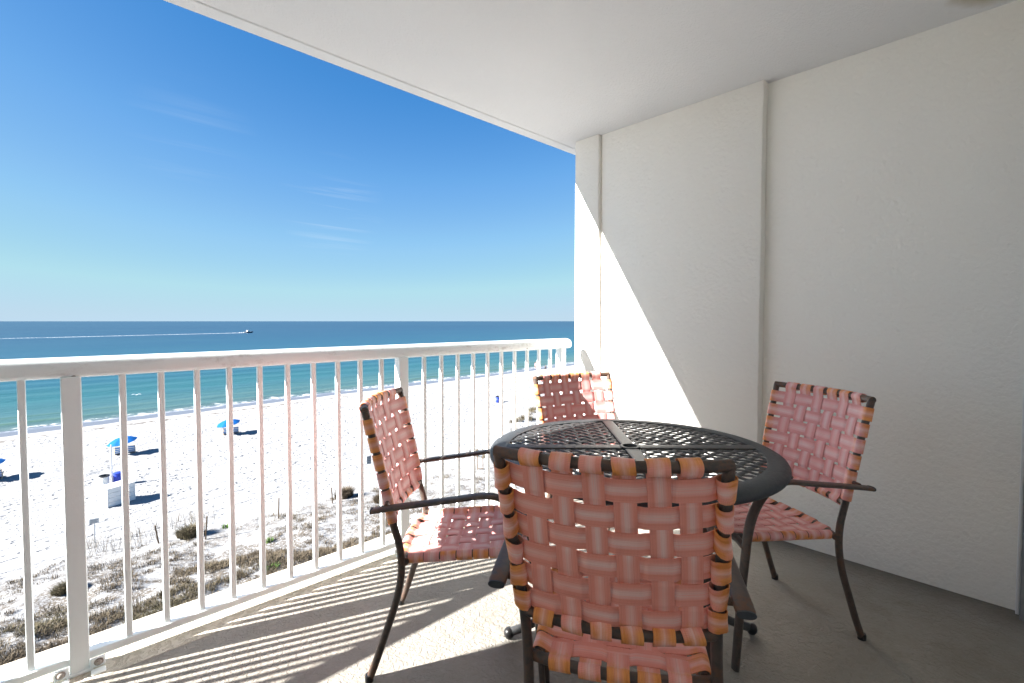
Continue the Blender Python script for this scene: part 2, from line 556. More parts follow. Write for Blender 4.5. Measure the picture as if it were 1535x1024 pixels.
def vnoise(X, Y, seed=0):
    xi = np.floor(X).astype(np.int64); yi = np.floor(Y).astype(np.int64)
    fx = X - xi; fy = Y - yi
    fx = fx * fx * (3 - 2 * fx); fy = fy * fy * (3 - 2 * fy)

    def h(a, b):
        n = (a * 374761393 + b * 668265263 + seed * 974711) & 0x7fffffff
        n = ((n ^ (n >> 13)) * 1274126177) & 0x7fffffff
        return ((n ^ (n >> 16)) & 0xffff) / 65535.0
    return (h(xi, yi) * (1 - fx) + h(xi + 1, yi) * fx) * (1 - fy) + (h(xi, yi + 1) * (1 - fx) + h(xi + 1, yi + 1) * fx) * fy


def fbm(X, Y, oct=4, seed=0):
    t = 0; a = 0.5; n = 0
    for i in range(oct):
        t = t + a * vnoise(X * 2 ** i + 17.3 * i, Y * 2 ** i - 9.1 * i, seed + i); n += a; a *= 0.5
    return t / n


def sstep(a, b, x):
    t = np.clip((x - a) / (b - a), 0, 1)
    return t * t * (3 - 2 * t)


def shore(X):
    return 0.105 * X + 0.6 * np.sin(X * 0.055 + 0.7)


def veg_line(X):
    return 31.5 + 0.0 * X + 1.3 * np.sin(X * 0.45 + 1.0) + 0.8 * np.sin(X * 0.9)


def ground_h(X, Y):
    s = Y - shore(X)
    dune = sstep(36, 22, Y + 0.10 * (X - 5)) * (0.35 + 1.15 * fbm(X / 6.0, Y / 4.0, 3, 5)) + sstep(26, 14, Y) * 0.5
    bumps = 0.30 * (fbm(X / 1.4, Y / 1.4, 3, 9) - 0.5) * sstep(35, 28, Y)
    far = np.exp(-((X - 47) / 15) ** 2 - ((Y - 41 - 0.2 * (X - 45)) / 3.0) ** 2) * (0.5 + 0.8 * fbm(X / 4, Y / 3, 3, 3))
    slope = -0.055 * np.clip(s - 72, 0, 60)
    berm = 0.12 * np.exp(-((s - 70.5) / 1.2) ** 2)
    foot = sstep(33, 37, Y) * sstep(70, 67, s)
    cells = fbm(X / 0.55, Y / 0.55, 2, 21)
    pits = -0.085 * sstep(0.56, 0.74, cells) + 0.035 * (fbm(X / 0.3, Y / 0.3, 2, 33) - .5)
    reg = 0.35 + 0.65 * sstep(0.35, 0.6, fbm(X / 9, Y / 5, 2, 40)) * sstep(42, 47, s + 0.0 * X)
    h = dune + bumps + far + slope + berm + foot * reg * pits
    return Z0 + h


def axis_lines(a, b, step, lo, hi, grow=1.12):
    mid = list(np.arange(a, b + 1e-6, step)); L = []; Rr = []
    d = step; x = a
    while x > lo: d *= grow; x -= d; L.append(x)
    d = step; x = b
    while x < hi: d *= grow; x += d; Rr.append(x)
    return np.array(L[::-1] + mid + Rr)


def grid_obj(name, xs, ys, zf, mat, veg=False):
    X, Y = np.meshgrid(xs, ys)
    Z = zf(X, Y)
    nx, ny = len(xs), len(ys)
    co = np.stack([X.ravel(), Y.ravel(), Z.ravel()], 1).astype(np.float32)
    i = np.arange((nx - 1) * (ny - 1)); r_ = i // (nx - 1); c_ = i % (nx - 1)
    a = r_ * nx + c_
    q = np.stack([a, a + 1, a + nx + 1, a + nx], 1).astype(np.int32)
    me = bpy.data.meshes.new(name)
    me.vertices.add(len(co)); me.vertices.foreach_set('co', co.ravel())
    me.loops.add(q.size); me.loops.foreach_set('vertex_index', q.ravel())
    me.polygons.add(len(q)); me.polygons.foreach_set('loop_start', np.arange(0, q.size, 4, dtype=np.int32))
    me.update(calc_edges=True)
    me.polygons.foreach_set('use_smooth', [True] * len(q))
    me.materials.append(mat)
    o = bpy.data.objects.new(name, me); COL.objects.link(o)
    return o


TRACKS = [(44.6, .27, .15), (46.3, .27, .15), (37.0, .245, .13), (38.5, .245, .13), (48.6, .24, .10), (34.9, .26, .12)]


def mk_sand():
    M = Mat('beach_sand', 0.95, 0.08)
    g = M.n('NewGeometry'); sp = M.n('SeparateXYZ'); M.L.new(g.outputs['Position'], sp.inputs[0])
    v = M.co('World')
    X, Y = sp.outputs[0], sp.outputs[1]
    sh = M.math('ADD', M.math('MULTIPLY', X, 0.105), M.math('MULTIPLY', M.math('SINE', M.math('ADD', M.math('MULTIPLY', X, 0.055), 0.7)), 0.6))
    s = M.math('SUBTRACT', Y, sh)
    wob = M.math('MULTIPLY', M.math('SUBTRACT', M.noise(v, 0.15, 5, 0.6), 0.5), 3.0)
    s2 = M.math('ADD', s, wob)
    t = M.math('DIVIDE', M.math('SUBTRACT', s2, 60), 24)
    f1 = M.noise(v, 1.6, 6, 0.65); f2 = M.noise(v, 9, 5, 0.6)
    dry = M.mixc(M.ramp(f1, [(0.3, 0), (0.7, 1)]), (0.31, 0.31, 0.31), (0.27, 0.268, 0.264))
    speck = M.ramp(M.voro(v, 3.1), [(0.05, 1), (0.075, 0)])
    dry = M.mixc(M.math('MULTIPLY', speck, M.ramp(M.noise(v, 0.5, 3), [(0.45, 0), (0.6, 0.8)])), dry, (0.25, 0.21, 0.17))
    damp = M.mixc(M.ramp(f2, [(0.3, 0), (0.7, 1)]), (0.36, 0.345, 0.315), (0.32, 0.305, 0.275))
    wet = (0.11, 0.118, 0.142)
    c = M.mixc(M.ramp(t, [(0.52, 0), (0.60, 1)]), dry, damp)
    c = M.mixc(M.ramp(t, [(0.57, 0), (0.60, 1)]), c, wet)
    # broken dark line of drift weed
    ln = M.math('ABSOLUTE', M.math('SUBTRACT', M.math('ADD', s, M.math('MULTIPLY', wob, 0.25)), 70.2))
    lm = M.math('MULTIPLY', M.ramp(ln, [(0.25, 1), (0.75, 0)]), M.ramp(M.noise(v, 1.3, 5, 0.7), [(0.42, 0), (0.56, 1)]))
    lm = M.math('MULTIPLY', lm, M.ramp(M.math('DIVIDE', X, 60), [(0.35, 0.85), (0.9, 0.15)]))
    c = M.mixc(lm, c, (0.075, 0.06, 0.045))
    # leaf litter and roots on the dunes
    dn = M.math('SUBTRACT', 33.0, M.math('ADD', Y, M.math('MULTIPLY', X, 0.05)))
    lit = M.math('MULTIPLY', M.ramp(M.math('DIVIDE', dn, 14), [(0.0, 0), (0.12, 0.6), (0.45, 1)]), M.ramp(M.noise(v, 1.1, 7, 0.72, 0.5), [(0.44, 0), (0.54, 1)]))
    lit = M.math('MULTIPLY', lit, M.ramp(M.noise(v, 9, 6, 0.75), [(0.42, 0.0), (0.50, 1)]))
    c = M.mixc(M.math('MULTIPLY', lit, 0.9), c, (0.085, 0.068, 0.05))
    rough = M.ramp(t, [(0.57, 0.95), (0.60, 0.35)])
    fp = M.ramp(M.voro(M.co('World', (1, 1.25, 1)), 1.45), [(0.05, 0.0), (0.16, 0.15), (0.30, 1.0)])
    fq = M.ramp(M.voro(M.co('World', (1.1, 1.3, 1), (0, 0, .5), (3, 1, 0)), 2.6), [(0.05, 0.0), (0.24, 1.0)])
    busy = M.ramp(M.noise(M.co('World', (1, 1.6, 1)), 0.10, 4, 0.6), [(0.34, 0.45), (0.52, 1.0)])
    inland = M.ramp(M.math('DIVIDE', M.math('SUBTRACT', s, 30), 20), [(0.0, 0.30), (0.55, 1.0)])
    amp = M.math('MULTIPLY', M.math('MULTIPLY', busy, inland), M.ramp(t, [(0.39, 1.0), (0.43, 0.06)]))
    hb = M.math('MULTIPLY', M.math('ADD', M.math('MULTIPLY', fp, 0.75), M.math('ADD', M.math('MULTIPLY', fq, 0.45), M.math('MULTIPLY', f2, 0.5))), amp)
    # narrow tyre ruts
    tr = None
    xx = M.math('SUBTRACT', X, 5.0)
    for (y0, m_, w_) in TRACKS:
        cc = M.math('ADD', M.math('ADD', M.math('MULTIPLY', xx, m_), y0), M.math('MULTIPLY', M.math('SINE', M.math('ADD', M.math('MULTIPLY', X, 0.13), y0)), 0.35))
        dd = M.math('ABSOLUTE', M.math('SUBTRACT', Y, cc))
        k_ = M.ramp(M.math('DIVIDE', dd, w_ * 4), [(0.0, 1.0), (0.16, 0.75), (0.32, 0.0)])
        tr = k_ if tr is None else M.math('MAXIMUM', tr, k_)
    tr = M.math('MULTIPLY', tr, M.ramp(M.noise(v, 2.5, 3, 0.6), [(0.3, 0.35), (0.6, 1)]))
    tr = M.math('MULTIPLY', tr, M.ramp(t, [(0.25, 1.0), (0.35, 0.0)]))
    hb = M.math('SUBTRACT', hb, M.math('MULTIPLY', tr, 0.55))
    nrm = M.bump(hb, 1.0, 0.15, M.bump(M.noise(v, 26, 4, 0.6), 0.5, 0.02))
    return M.out(c, rough, nrm)


MAT['sand'] = mk_sand()
xs = axis_lines(-12, 62, 0.25, -6000, 9000, 1.13)
ys = axis_lines(16, 84, 0.21, -3000, 120, 1.13)
tag(grid_obj('beach_sand', xs, ys, ground_h, MAT['sand']), kind='structure')


def mk_sea():
    M = Mat('sea_water', 0.22, 0.22)
    g = M.n('NewGeometry'); sp = M.n('SeparateXYZ'); M.L.new(g.outputs['Position'], sp.inputs[0])
    X, Y = sp.outputs[0], sp.outputs[1]
    v = M.co('World')
    sh = M.math('ADD', M.math('MULTIPLY', X, 0.105), M.math('MULTIPLY', M.math('SINE', M.math('ADD', M.math('MULTIPLY', X, 0.055), 0.7)), 0.6))
    s = M.math('SUBTRACT', Y, sh)
    wob = M.math('MULTIPLY', M.math('SUBTRACT', M.noise(M.co('World', (0.5, 1, 1)), 0.09, 5, 0.6), 0.5), 6.0)
    sw = M.math('ADD', s, wob)
    t = M.math('LOGARITHM', M.math('DIVIDE', M.math('MAXIMUM', sw, 60), 76.0), 10)   # 0 at shore, 1 at 760 m
    col = M.ramp(M.math('MAXIMUM', t, 0), [(0.0, (0.115, 0.135, 0.128)), (0.045, (0.055, 0.105, 0.088)), (0.14, (0.018, 0.082, 0.086)), (0.36, (0.006, 0.055, 0.080)), (0.62, (0.002, 0.034, 0.068)), (0.95, (0.001, 0.021, 0.056)), (1.0, (0.001, 0.019, 0.052))])
    # wind streaks and swell bands
    st = M.noise(M.co('World', (0.0022, 0.02, 1), (0, 0, R(-8))), 1.0, 6, 0.65, 0.4)
    st2 = M.noise(M.co('World', (0.02, 0.16, 1), (0, 0, R(6))), 1.0, 5, 0.6, 0.6)
    col = M.mixc(M.math('MULTIPLY', M.ramp(st, [(0.42, 0), (0.62, 1)]), 0.35), col, (0.012, 0.055, 0.095))
    col = M.mixc(M.math('MULTIPLY', M.ramp(st2, [(0.45, 0), (0.65, 1)]), 0.30), col, (0.010, 0.060, 0.070))
    # greener lift of the two breaking swells close in
    for s0, wd, am in ((83.5, 1.1, 0.6), (89.0, 1.3, 0.35)):
        d = M.math('ABSOLUTE', M.math('SUBTRACT', M.math('ADD', s, M.math('MULTIPLY', wob, 0.35)), s0))
        col = M.mixc(M.math('MULTIPLY', M.ramp(d, [(0.2 * wd, 1), (wd, 0)]), am), col, (0.060, 0.110, 0.065))
    # swash film and foam lace at the edge
    sw2 = M.math('ADD', s, M.math('MULTIPLY', M.math('SUBTRACT', M.noise(M.co('World', (1, 1, 1)), 0.13, 6, 0.65), 0.5), 4.5))
    u = M.math('DIVIDE', M.math('SUBTRACT', sw2, 70), 20)
    film = M.ramp(u, [(0.44, 1), (0.485, 0)])
    col = M.mixc(film, col, (0.13, 0.14, 0.165))
    lace = M.ramp(M.voro(M.co('World', (1, 1.5, 1)), 1.2), [(0.15, 0.3), (0.55, 1)])
    fo = M.math('MULTIPLY', M.ramp(u, [(0.42, 0), (0.465, 1), (0.50, 0.9), (0.56, 0)]), M.ramp(M.noise(v, 0.75, 7, 0.75), [(0.50, 0), (0.57, 1)]))
    fo = M.math('MULTIPLY', fo, lace)
    fo2 = M.math('MULTIPLY', M.ramp(u, [(0.405, 0), (0.425, 1), (0.44, 0)]), M.ramp(M.noise(v, 0.5, 6, 0.7), [(0.45, 0), (0.55, 0.8)]))
    col = M.mixc(M.math('MAXIMUM', fo, fo2), col, (0.60, 0.60, 0.60))
    w1 = M.noise(M.co('World', (0.45, 1.0, 1), (0, 0, R(7))), 0.22, 5, 0.62, 0.5)
    w2 = M.noise(M.co('World', (0.5, 1.0, 1), (0, 0, R(4))), 1.5, 4, 0.6, 0.3)
    near = M.ramp(u, [(0.44, 0.05), (0.55, 1.0)])
    h = M.math('MULTIPLY', M.math('ADD', w1, M.math('MULTIPLY', w2, 0.25)), near)
    nrm = M.bump(h, 0.65, 0.55)
    return M.out(col, M.ramp(M.math('MAXIMUM', fo, 0), [(0, 0.30), (1, 0.8)]), nrm)


MAT['sea'] = mk_sea()
SEA = Z0 - 0.33


def sea_h(X, Y):
    s = Y - shore(X)
    a = sstep(1500, 300, s)
    wv = 0.20 * np.exp(-((s + 1.2 * np.sin(X * .06) - 83.5) / 1.1) ** 2) * (0.4 + fbm(X / 12, Y / 9, 2, 60)) + 0.13 * np.exp(-((s - 89 + np.sin(X * .05)) / 1.4) ** 2)
    sw = 0.10 * np.sin(s / 5.5 * 2 * PI / 2 + 2 * fbm(X / 30, Y / 30, 2, 61)) * sstep(84, 120, s)
    return SEA + (wv + sw) * a


ysea = axis_lines(74, 130, 0.6, 72.5, 60000, 1.09)
xsea = axis_lines(-30, 190, 2.0, -60000, 60000, 1.12)


def sea_grid():
    # rows follow the shoreline so the edge of the sheet lies under the sand
    X, S = np.meshgrid(xsea, ysea)
    Xc = np.clip(X, -400, 900)
    Y = S + shore(Xc) * np.clip(1 - (S - 74) / 3000, 0, 1) + np.where(S < 400, 0, 0)
    Z = sea_h(X, Y)
    nx, ny = len(xsea), len(ysea)
    co = np.stack([X.ravel(), Y.ravel(), Z.ravel()], 1)
    i = np.arange((nx - 1) * (ny - 1)); a = (i // (nx - 1)) * nx + i % (nx - 1)
    q = np.stack([a, a + 1, a + nx + 1, a + nx], 1)
    me = bpy.data.meshes.new('sea_water'); me.from_pydata(co.tolist(), [], q.tolist())
    me.polygons.foreach_set('use_smooth', [True] * len(q)); me.materials.append(MAT['sea'])
    o = bpy.data.objects.new('sea_water', me); COL.objects.link(o)
    return o


tag(sea_grid(), kind='structure')

# ================================================================== the balcony
W = 2.856          # recessed wall plane on the right
YB = -0.12         # face of the building behind the camera
CZ = 2.50


def static(name, g, mat, parent=None, smooth=False, **k):
    o = g.build(name, mat, parent, smooth)
    if parent is None: tag(o, **k)
    return o


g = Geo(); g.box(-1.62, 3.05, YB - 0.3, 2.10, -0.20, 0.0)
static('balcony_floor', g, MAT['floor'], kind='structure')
g = Geo(); g.box(-1.62, 3.05, 2.1005, 2.41, -0.22, 0.0015, bev=0.0015)
static('slab_edge', g, MAT['edge'], kind='structure')
g = Geo(); g.box(-1.80, 3.3, YB - 0.3, 2.395, CZ, CZ + 0.20)
g.box(-1.80, 3.3, 2.328, 2.41, CZ - 0.006, CZ + 0.198, bev=0.004)
static('ceiling', g, MAT['ceiling'], kind='structure')


def rough_step(g, x0, x1, y, z0, z1, amp=0.0025, seed=1):
    """wall block whose near vertical arris wanders slightly, like hand-trowelled stucco"""
    pass


def wall_block(g, x0, x1, y0, y1, z0, z1, seed=0, sgn=1):
    # face at x0 (towards the balcony); edges at y0 wander by a few mm
    n = 40; rr = random.Random(seed)
    wob = [0.0]
    for i in range(n): wob.append(wob[-1] * 0.6 + rr.uniform(-0.0022, 0.0022))
    vs = []; fs = []
    for i in range(n + 1):
        z = z0 + (z1 - z0) * i / n; e = wob[i]
        b = 0.006
        vs += [(x1, y0 + e, z), (x0 + sgn * b, y0 + e, z), (x0 + sgn * .002, y0 + e + .002, z), (x0, y0 + e + b, z), (x0, y1 - b, z), (x0 + sgn * b, y1, z), (x1, y1, z)]
    for i in range(n):
        for k in range(6):
            a = i * 7 + k
            fs.append((a, a + 7, a + 8, a + 1) if sgn > 0 else (a, a + 1, a + 8, a + 7))
    t = n * 7
    fs.append(tuple(range(6, -1, -1)) if sgn > 0 else tuple(range(7))); fs.append(tuple(range(t, t + 7)) if sgn > 0 else tuple(range(t + 6, t - 1, -1)))
    g.add(vs, fs)


rw = empty('side_wall', (W, 1.0, 0))
tag(rw, 'cream stucco wall with stepped panels along the right side, half sunlit at its sea end', 'wall')


def rel(g, o):
    g.transform(lambda p: p - Vector(o.location))
    return g


g = Geo(); g.box(W, W + 0.2, YB - 0.3, 0.9715, 0.0005, CZ - 0.0005)
rel(g, rw).build('recessed_panel', MAT['wall'], rw, False)
g = Geo(); wall_block(g, 2.797, W + 0.2, 0.972, 2.033, 0.0005, CZ - 0.0005, 3)
rel(g, rw).build('middle_panel', MAT['wall'], rw, True)
g = Geo(); wall_block(g, 2.768, W + 0.2, 2.0335, 2.245, 0.0005, CZ - 0.0005, 5)
rel(g, rw).build('pilaster', MAT['wall'], rw, True)

lw = empty('side_wall', (-1.42, 1.0, 0))
tag(lw, 'cream stucco wall closing the balcony on its left, outside the picture', 'wall')
g = Geo(); g.box(-1.62, -1.42, YB - 0.3, 2.245, 0.0005, CZ - 0.0005, bev=0.006)
rel(g, lw).build('wall_panel', MAT['wall'], lw, True)

bw = empty('building_wall', (0.7, YB, 0))
tag(bw, 'cream stucco facade with an added white light-bounce panel in the doorway behind the viewer', 'wall')
g = Geo(); g.box(-1.62, -0.9, YB - 0.25, YB, 0.0005, CZ - 0.0005); g.box(-0.8995, 2.7795, YB - 0.25, YB, 2.1, CZ - 0.0005)
rel(g, bw).build('wall_panel', MAT['wall'], bw, False)
g = Geo(); g.box(2.78, 2.8555, YB - 0.1, -0.0365, 0.0005, 2.0995)
rel(g, bw).build('door_frame', MAT['grey_metal'], bw, False)
g = Geo(); g.box(2.822, 2.8555, -0.036, -0.0245, 0.0005, 2.0995, bev=0.002)
rel(g, bw).build('door_trim', MAT['jamb'], bw, False)
M = Mat('door_glass', 0.05, 0.5); M.out((0.05, 0.055, 0.06)); MAT['glass'] = M.m
g = Geo(); g.box(-0.899, 2.779, YB - 0.16, YB - 0.15, 0.001, 2.099)  # unseen white panel filling the doorway, added to bounce light into the balcony
rel(g, bw).build('white_bounce_panel', MAT['jamb'], bw, False)

# ------------------------------------------------------------ railing
D = 2.178
rail = empty('balcony_railing', (0.65, D + 0.02, 0))
tag(rail, 'white painted metal railing with round-topped handrail and square pickets along the balcony edge', 'railing')
prof = []
for j in range(26):                                   # loaf-shaped handrail
    t = 2 * PI * j / 26
    c_, s_ = math.cos(t), math.sin(t)
    e = 2.0 if s_ > 0 else 3.2
    prof.append((0.037 * math.copysign(abs(c_) ** (2 / e), c_), (0.043 if s_ > 0 else 0.027) * math.copysign(abs(s_) ** (2 / e), s_)))
xs_ = [-1.345, -1.339, -1.33, -1.315] + [-1.25 + 0.1 * i for i in range(38)] + [2.62, 2.637, 2.648, 2.654]
sc_ = [0.72, 0.87, 0.96, 1.0] + [1.0] * 38 + [1.0, 0.96, 0.87, 0.72]
g = Geo(); g.sweep([(x, D + 0.025, 1.036) for x in xs_], prof, scales=sc_)
rel(g, rail).build('handrail', MAT['rail'], rail)
g = Geo(); g.box(-1.31, 2.585, D - 0.010, D + 0.029, 0.0385, 0.065, bev=0.003)
rel(g, rail).build('bottom_rail', MAT['picket'], rail)
posts = [-1.2275, 0.0335, 1.2945, 2.5555]
for xp in posts:
    g = Geo(); g.box(xp - 0.026, xp + 0.026, D - 0.014, D + 0.038, 0.006, 1.014, bev=0.003)
    p = rel(g, rail).build('post', MAT['picket'], rail)
    g = Geo()
    g.box(xp - 0.034, xp + 0.034, D - 0.022, D + 0.046, 0.0005, 0.010, bev=0.003)
    for sg in (-1, 1):
        xa, xb = sorted((xp + sg * 0.0265, xp + sg * 0.066))
        g.box(xa, xb, D - 0.026, D - 0.0145, 0.0105, 0.043, bev=0.003)
        g.box(xa, xb, D - 0.058, D - 0.0265, 0.0005, 0.009, bev=0.003)
    g.transform(lambda q: q - Vector(rail.location))
    b = g.build('base_shoe', MAT['picket'], p)
    for sg in (-1, 1):
        g = Geo(); g.lathe([(0.0, 0.0120), (0.005, 0.0120), (0.0085, 0.0085), (0.0085, 0.002), (0.013, 0.0018), (0.013, 0.0003)], 10)
        g.transform(lambda q: Vector((q.x + xp + sg * 0.048, -q.z + D - 0.0262, q.y + 0.028)) - Vector(rail.location))
        g.build('bolt', MAT['bolt'], p)
pk = [0.1688 + 0.1121 * i for i in range(10)]
pks = pk + [x + 1.261 for x in pk] + [x - 1.261 for x in pk]
for xp in pks:
    g = Geo(); j = rng.uniform(-.0012, .0012)
    g.box(xp - 0.0098 + j, xp + 0.0098 + j, D - 0.001, D + 0.0186, 0.0645, 1.014, bev=0.0022)
    rel(g, rail).build('picket', MAT['picket'], rail)


# ================================================================== chairs
TR = 0.0125


def arc_path(ctrl, n=7):
    return smooth_path(ctrl, n)


STRAP_W = 0.051; STRAP_T = 0.0019
SPROF = [(-STRAP_W / 2, STRAP_T * .5), (-STRAP_W / 4, STRAP_T * .56), (0, STRAP_T * .6), (STRAP_W / 4, STRAP_T * .56), (STRAP_W / 2, STRAP_T * .5), (STRAP_W / 2, -STRAP_T * .5), (0, -STRAP_T * .55), (-STRAP_W / 2, -STRAP_T * .5)]


def strap(g, C0, e0, n0, C1, e1, n1, body, side, crump=0.0, wid=1.0, rr=None, wearlen=0.07, sweepdeg=275, w0=0.55):
    """strap from a wrap round tube centre C0 (outward dir e0, face normal n0), through body
    [(point, normal)] to a wrap round tube centre C1.  side = width direction function(i->Vector)"""
    pts = []; fr = []; wear = []; scl = []
    Rw = TR + 0.0022
    rr = rr or rng
    N = 13

    def wrap(C, e, n, sd, rev):
        out = []
        stain = rr.uniform(0.55, 1.2) * w0 / 0.5
        ph = rr.uniform(0, 6); tw = rr.uniform(-1, 1) * crump
        for k in range(N):
            th = R(sweepdeg) * k / (N - 1)
            rad = Rw + 0.0026 * (th / R(sweepdeg)) + crump * 0.0016 * (1 + math.sin(th * 2 + ph))
            p = C + (n * math.cos(th) + e * math.sin(th)) * rad + sd * (crump * 0.0045 * math.sin(th * 1.3 + ph) * (th / 4.5) + tw * 0.004 * th / 4.5)
            nn = (n * math.cos(th) + e * math.sin(th)).normalized()
            ss = (sd + e * (crump * 0.12 * math.sin(ph + th))).normalized()
            ww = 1.0 - crump * 0.07 * abs(math.sin(th * 1.5 + ph))
            out.append((p, ss, nn, stain * (0.62 + 0.38 * math.sin(ph + th * 1.3)), ww))
        return out
    sd = side
    A = wrap(Vector(C0), e0, n0, sd, False)[::-1]
    B = wrap(Vector(C1), e1, n1, sd, True)
    seq = []
    for a in A: seq.append(a)
    L = len(body)
    acc = [0.0]
    for i in range(1, L): acc.append(acc[-1] + (Vector(body[i][0]) - Vector(body[i - 1][0])).length)
    for i, (p, n) in enumerate(body):
        d = min(acc[i], acc[-1] - acc[i])
        seq.append((Vector(p), sd, n, max(0.0, w0 * (1 - d / wearlen)), 1.0))
    for b in B: seq.append(b)
    for i, (p, s_, n, w_, ww) in enumerate(seq):
        t = seq[min(i + 1, len(seq) - 1)][0] - seq[max(i - 1, 0)][0]
        t.normalize()
        ss = (s_ - t * s_.dot(t)).normalized()
        nn = t.cross(ss)
        if nn.dot(n) < 0: nn = -nn
        # keep a consistent handedness along the strap
        pts.append(p); fr.append((ss, nn)); wear.append(w_); scl.append((ww * wid, 1.0))
    g.sweep(pts, SPROF, frames=fr, wear=wear, scales=scl)


def weave_body(P0, P1, surf, normal, crossings, signs, amp, n_face, end_off):
    """body points between two tangent points; surf(t) point on the mid surface, offsets follow the weave"""
    out = []
    K = 84
    cr = [0.0] + crossings + [1.0]
    of = [end_off] + [s_ * amp + 0.0035 for s_ in signs] + [end_off]
    hw = 0.30
    for k in range(1, K):
        t = k / K
        j = 0
        while j < len(cr) - 2 and t > cr[j + 1]: j += 1
        u = (t - cr[j]) / (cr[j + 1] - cr[j])
        lo = 0.37 if j > 0 else 0.02; hi = 0.37 if j < len(cr) - 2 else 0.02
        u = min(max((u - lo) / (1 - lo - hi), 0), 1)
        u = u * u * (3 - 2 * u)
        o = of[j] * (1 - u) + of[j + 1] * u
        out.append((surf(t) + normal(t) * o, normal(t)))
    return out


def build_chair(name, label, group, smat, fmat, shx=0.0, shy=0.0, crump=0.15, seed=1, tails=True, w0=0.55, wt=0.231, dza=0.0, gap1=0.0):
    rr = random.Random(seed)
    root = empty(name)
    tag(root, label, 'chair', group)

    def sh(p): return Vector((p[0] + shx * p[2], p[1] + shy * p[2], p[2]))

    def fin(g, nm, mat, par=root, **k):
        g.transform(sh)
        return g.build(nm, mat, par, **k)
    wb, wr = 0.2115, 0.218
    zt, yt = 0.9095, -0.340
    zb, yb = 0.525, -0.254
    up_prof = [(yt, zt, wt), (-0.322, 0.80, 0.2255), (-0.288, 0.64, 0.2175), (yb, zb, wb), (-0.236, 0.46, wb), (-0.229, 0.40, wb), (-0.232, 0.34, wb), (-0.247, 0.27, wb), (-0.272, 0.19, wb + .002), (-0.306, 0.09, wr - .003), (-0.338, 0.004, wr)]

    def upt(z, sg):                        # point on upright centre line above the seat
        f = (z - zb) / (zt - zb)
        y = yb + (yt - yb) * f + 0.004 * math.sin(PI * f)
        return Vector((sg * (wb + (wt - wb) * f), y, z))
    # frame: uprights that run into the rear legs
    for sg in (-1, 1):
        ctrl = [upt(zt - (zt - zb) * i / 6, sg) for i in range(7)] + [Vector((sg * w_, y, z)) for y, z, w_ in up_prof[4:]]
        g = Geo()
        pth = smooth_path(ctrl, 4)
        g.tube(pth, TR, 14, wear=[0.5 if p.z > zt - 0.05 or abs(p.z - 0.4) < 0.05 else (0.7 if p.z < 0.06 else 0.15) for p in pth])
        lg = fin(g, 'rear_upright', fmat)
        g = Geo(); g.lathe([(0, -0.0035), (0.0145, -0.0035), (0.0148, 0.012), (0.0135, 0.018), (0, 0.018)], 14, (sg * wr, -0.338, 0.0035))
        fin(g, 'foot_cap', MAT['blackbag'], lg)
    bow_t, bow_b = 0.045, 0.035

    def top_c(x): return Vector((x, yt - bow_t * (1 - (x / wt) ** 2), zt - 0.002 * (1 - (x / wt) ** 2)))

    def bot_c(x): return Vector((x, yb - bow_b * (1 - (x / wb) ** 2), zb - 0.004 * (1 - (x / wb) ** 2)))
    g = Geo()
    g.tube([top_c(wt * (-1 - .026 + (2.052) * i / 24)) for i in range(25)], TR, 14, wear=[0.8] * 3 + [0.35] * 19 + [0.8] * 3)
    fin(g, 'top_bar', fmat)
    g = Geo(); g.tube([bot_c(wb * (-1 + 2 * i / 20)) for i in range(21)], TR * 0.96, 14, wear=[0.9] * 3 + [0.5] * 15 + [0.9] * 3)
    fin(g, 'lower_back_bar', fmat)
    # arms: flat oval bar, tail behind the upright, bending down into the front leg
    for sg in (-1, 1):
        wa = sg * 0.262
        ctrl = [(-0.308, .5925 + dza), (-0.24, .603 + dza), (-0.12, .6195 + dza * .7), (-0.03, .632 + dza * .4), (0.03, .641), (0.065, .642), (0.10, .634), (0.135, .612), (0.165, .577), (0.188, .53), (0.203, .47), (0.211, .40), (0.219, .28), (0.228, .16), (0.2395, .004)]
        pth = smooth_path([Vector((wa * (1 - 0.02 * (z < 0.3)), y, z)) for y, z in ctrl], 5)
        g = Geo()
        pr = oval(0.0205, 0.0078, 18, 2.6)
        scl = [(0.93, 0.9)] + [(1, 1)] * (len(pth) - 2) + [(0.95, 0.95)]
        scl = [(s_[0] * (1 - 0.22 * min(max((0.5 - p.z) / .3, 0), 1)), s_[1] * (1 + 0.35 * min(max((0.5 - p.z) / .3, 0), 1))) for s_, p in zip(scl, pth)]
        g.sweep(pth, pr, up=(0, 0, 1), scales=scl, wear=[1.0 if p.y < -0.27 else (0.25 if p.z > .3 else .1) for p in pth])
        arm = fin(g, 'arm', fmat)
        g = Geo()
        a = upt(0.606, sg); g.tube([a + Vector((sg * .006, 0, 0)), Vector((wa - sg * 0.006, a.y + .004, 0.604))], 0.0085, 10, wear=[1, 1])
        fin(g, 'arm_joint', fmat, arm)
        if tails:
            g = Geo(); g.sweep([Vector((wa, -0.3085, .5924 + dza)), Vector((wa, -0.3125, .5918 + dza))], oval(0.0192, 0.0088, 18, 2.4), up=(0, 0, 1))
            fin(g, 'end_plug', MAT['table'], arm)
    # seat frame
    zs0, zs1 = 0.402, 0.430
    ys0, ys1 = -0.215, 0.195
    xsr = 0.188

    def seat_z(y): return zs0 + (zs1 - zs0) * (y - ys0) / (ys1 - ys0)
    def rbow(x): return -0.030 * (1 - (x / wb) ** 2)
    g = Geo(); g.tube([(wb * k / 8, -0.222 + rbow(wb * k / 8) + .006, 0.400) for k in range(-8, 9)], TR, 14, wear=[1] * 2 + [.35] * 13 + [1] * 2)
    sfr = fin(g, 'seat_rear_bar', fmat)
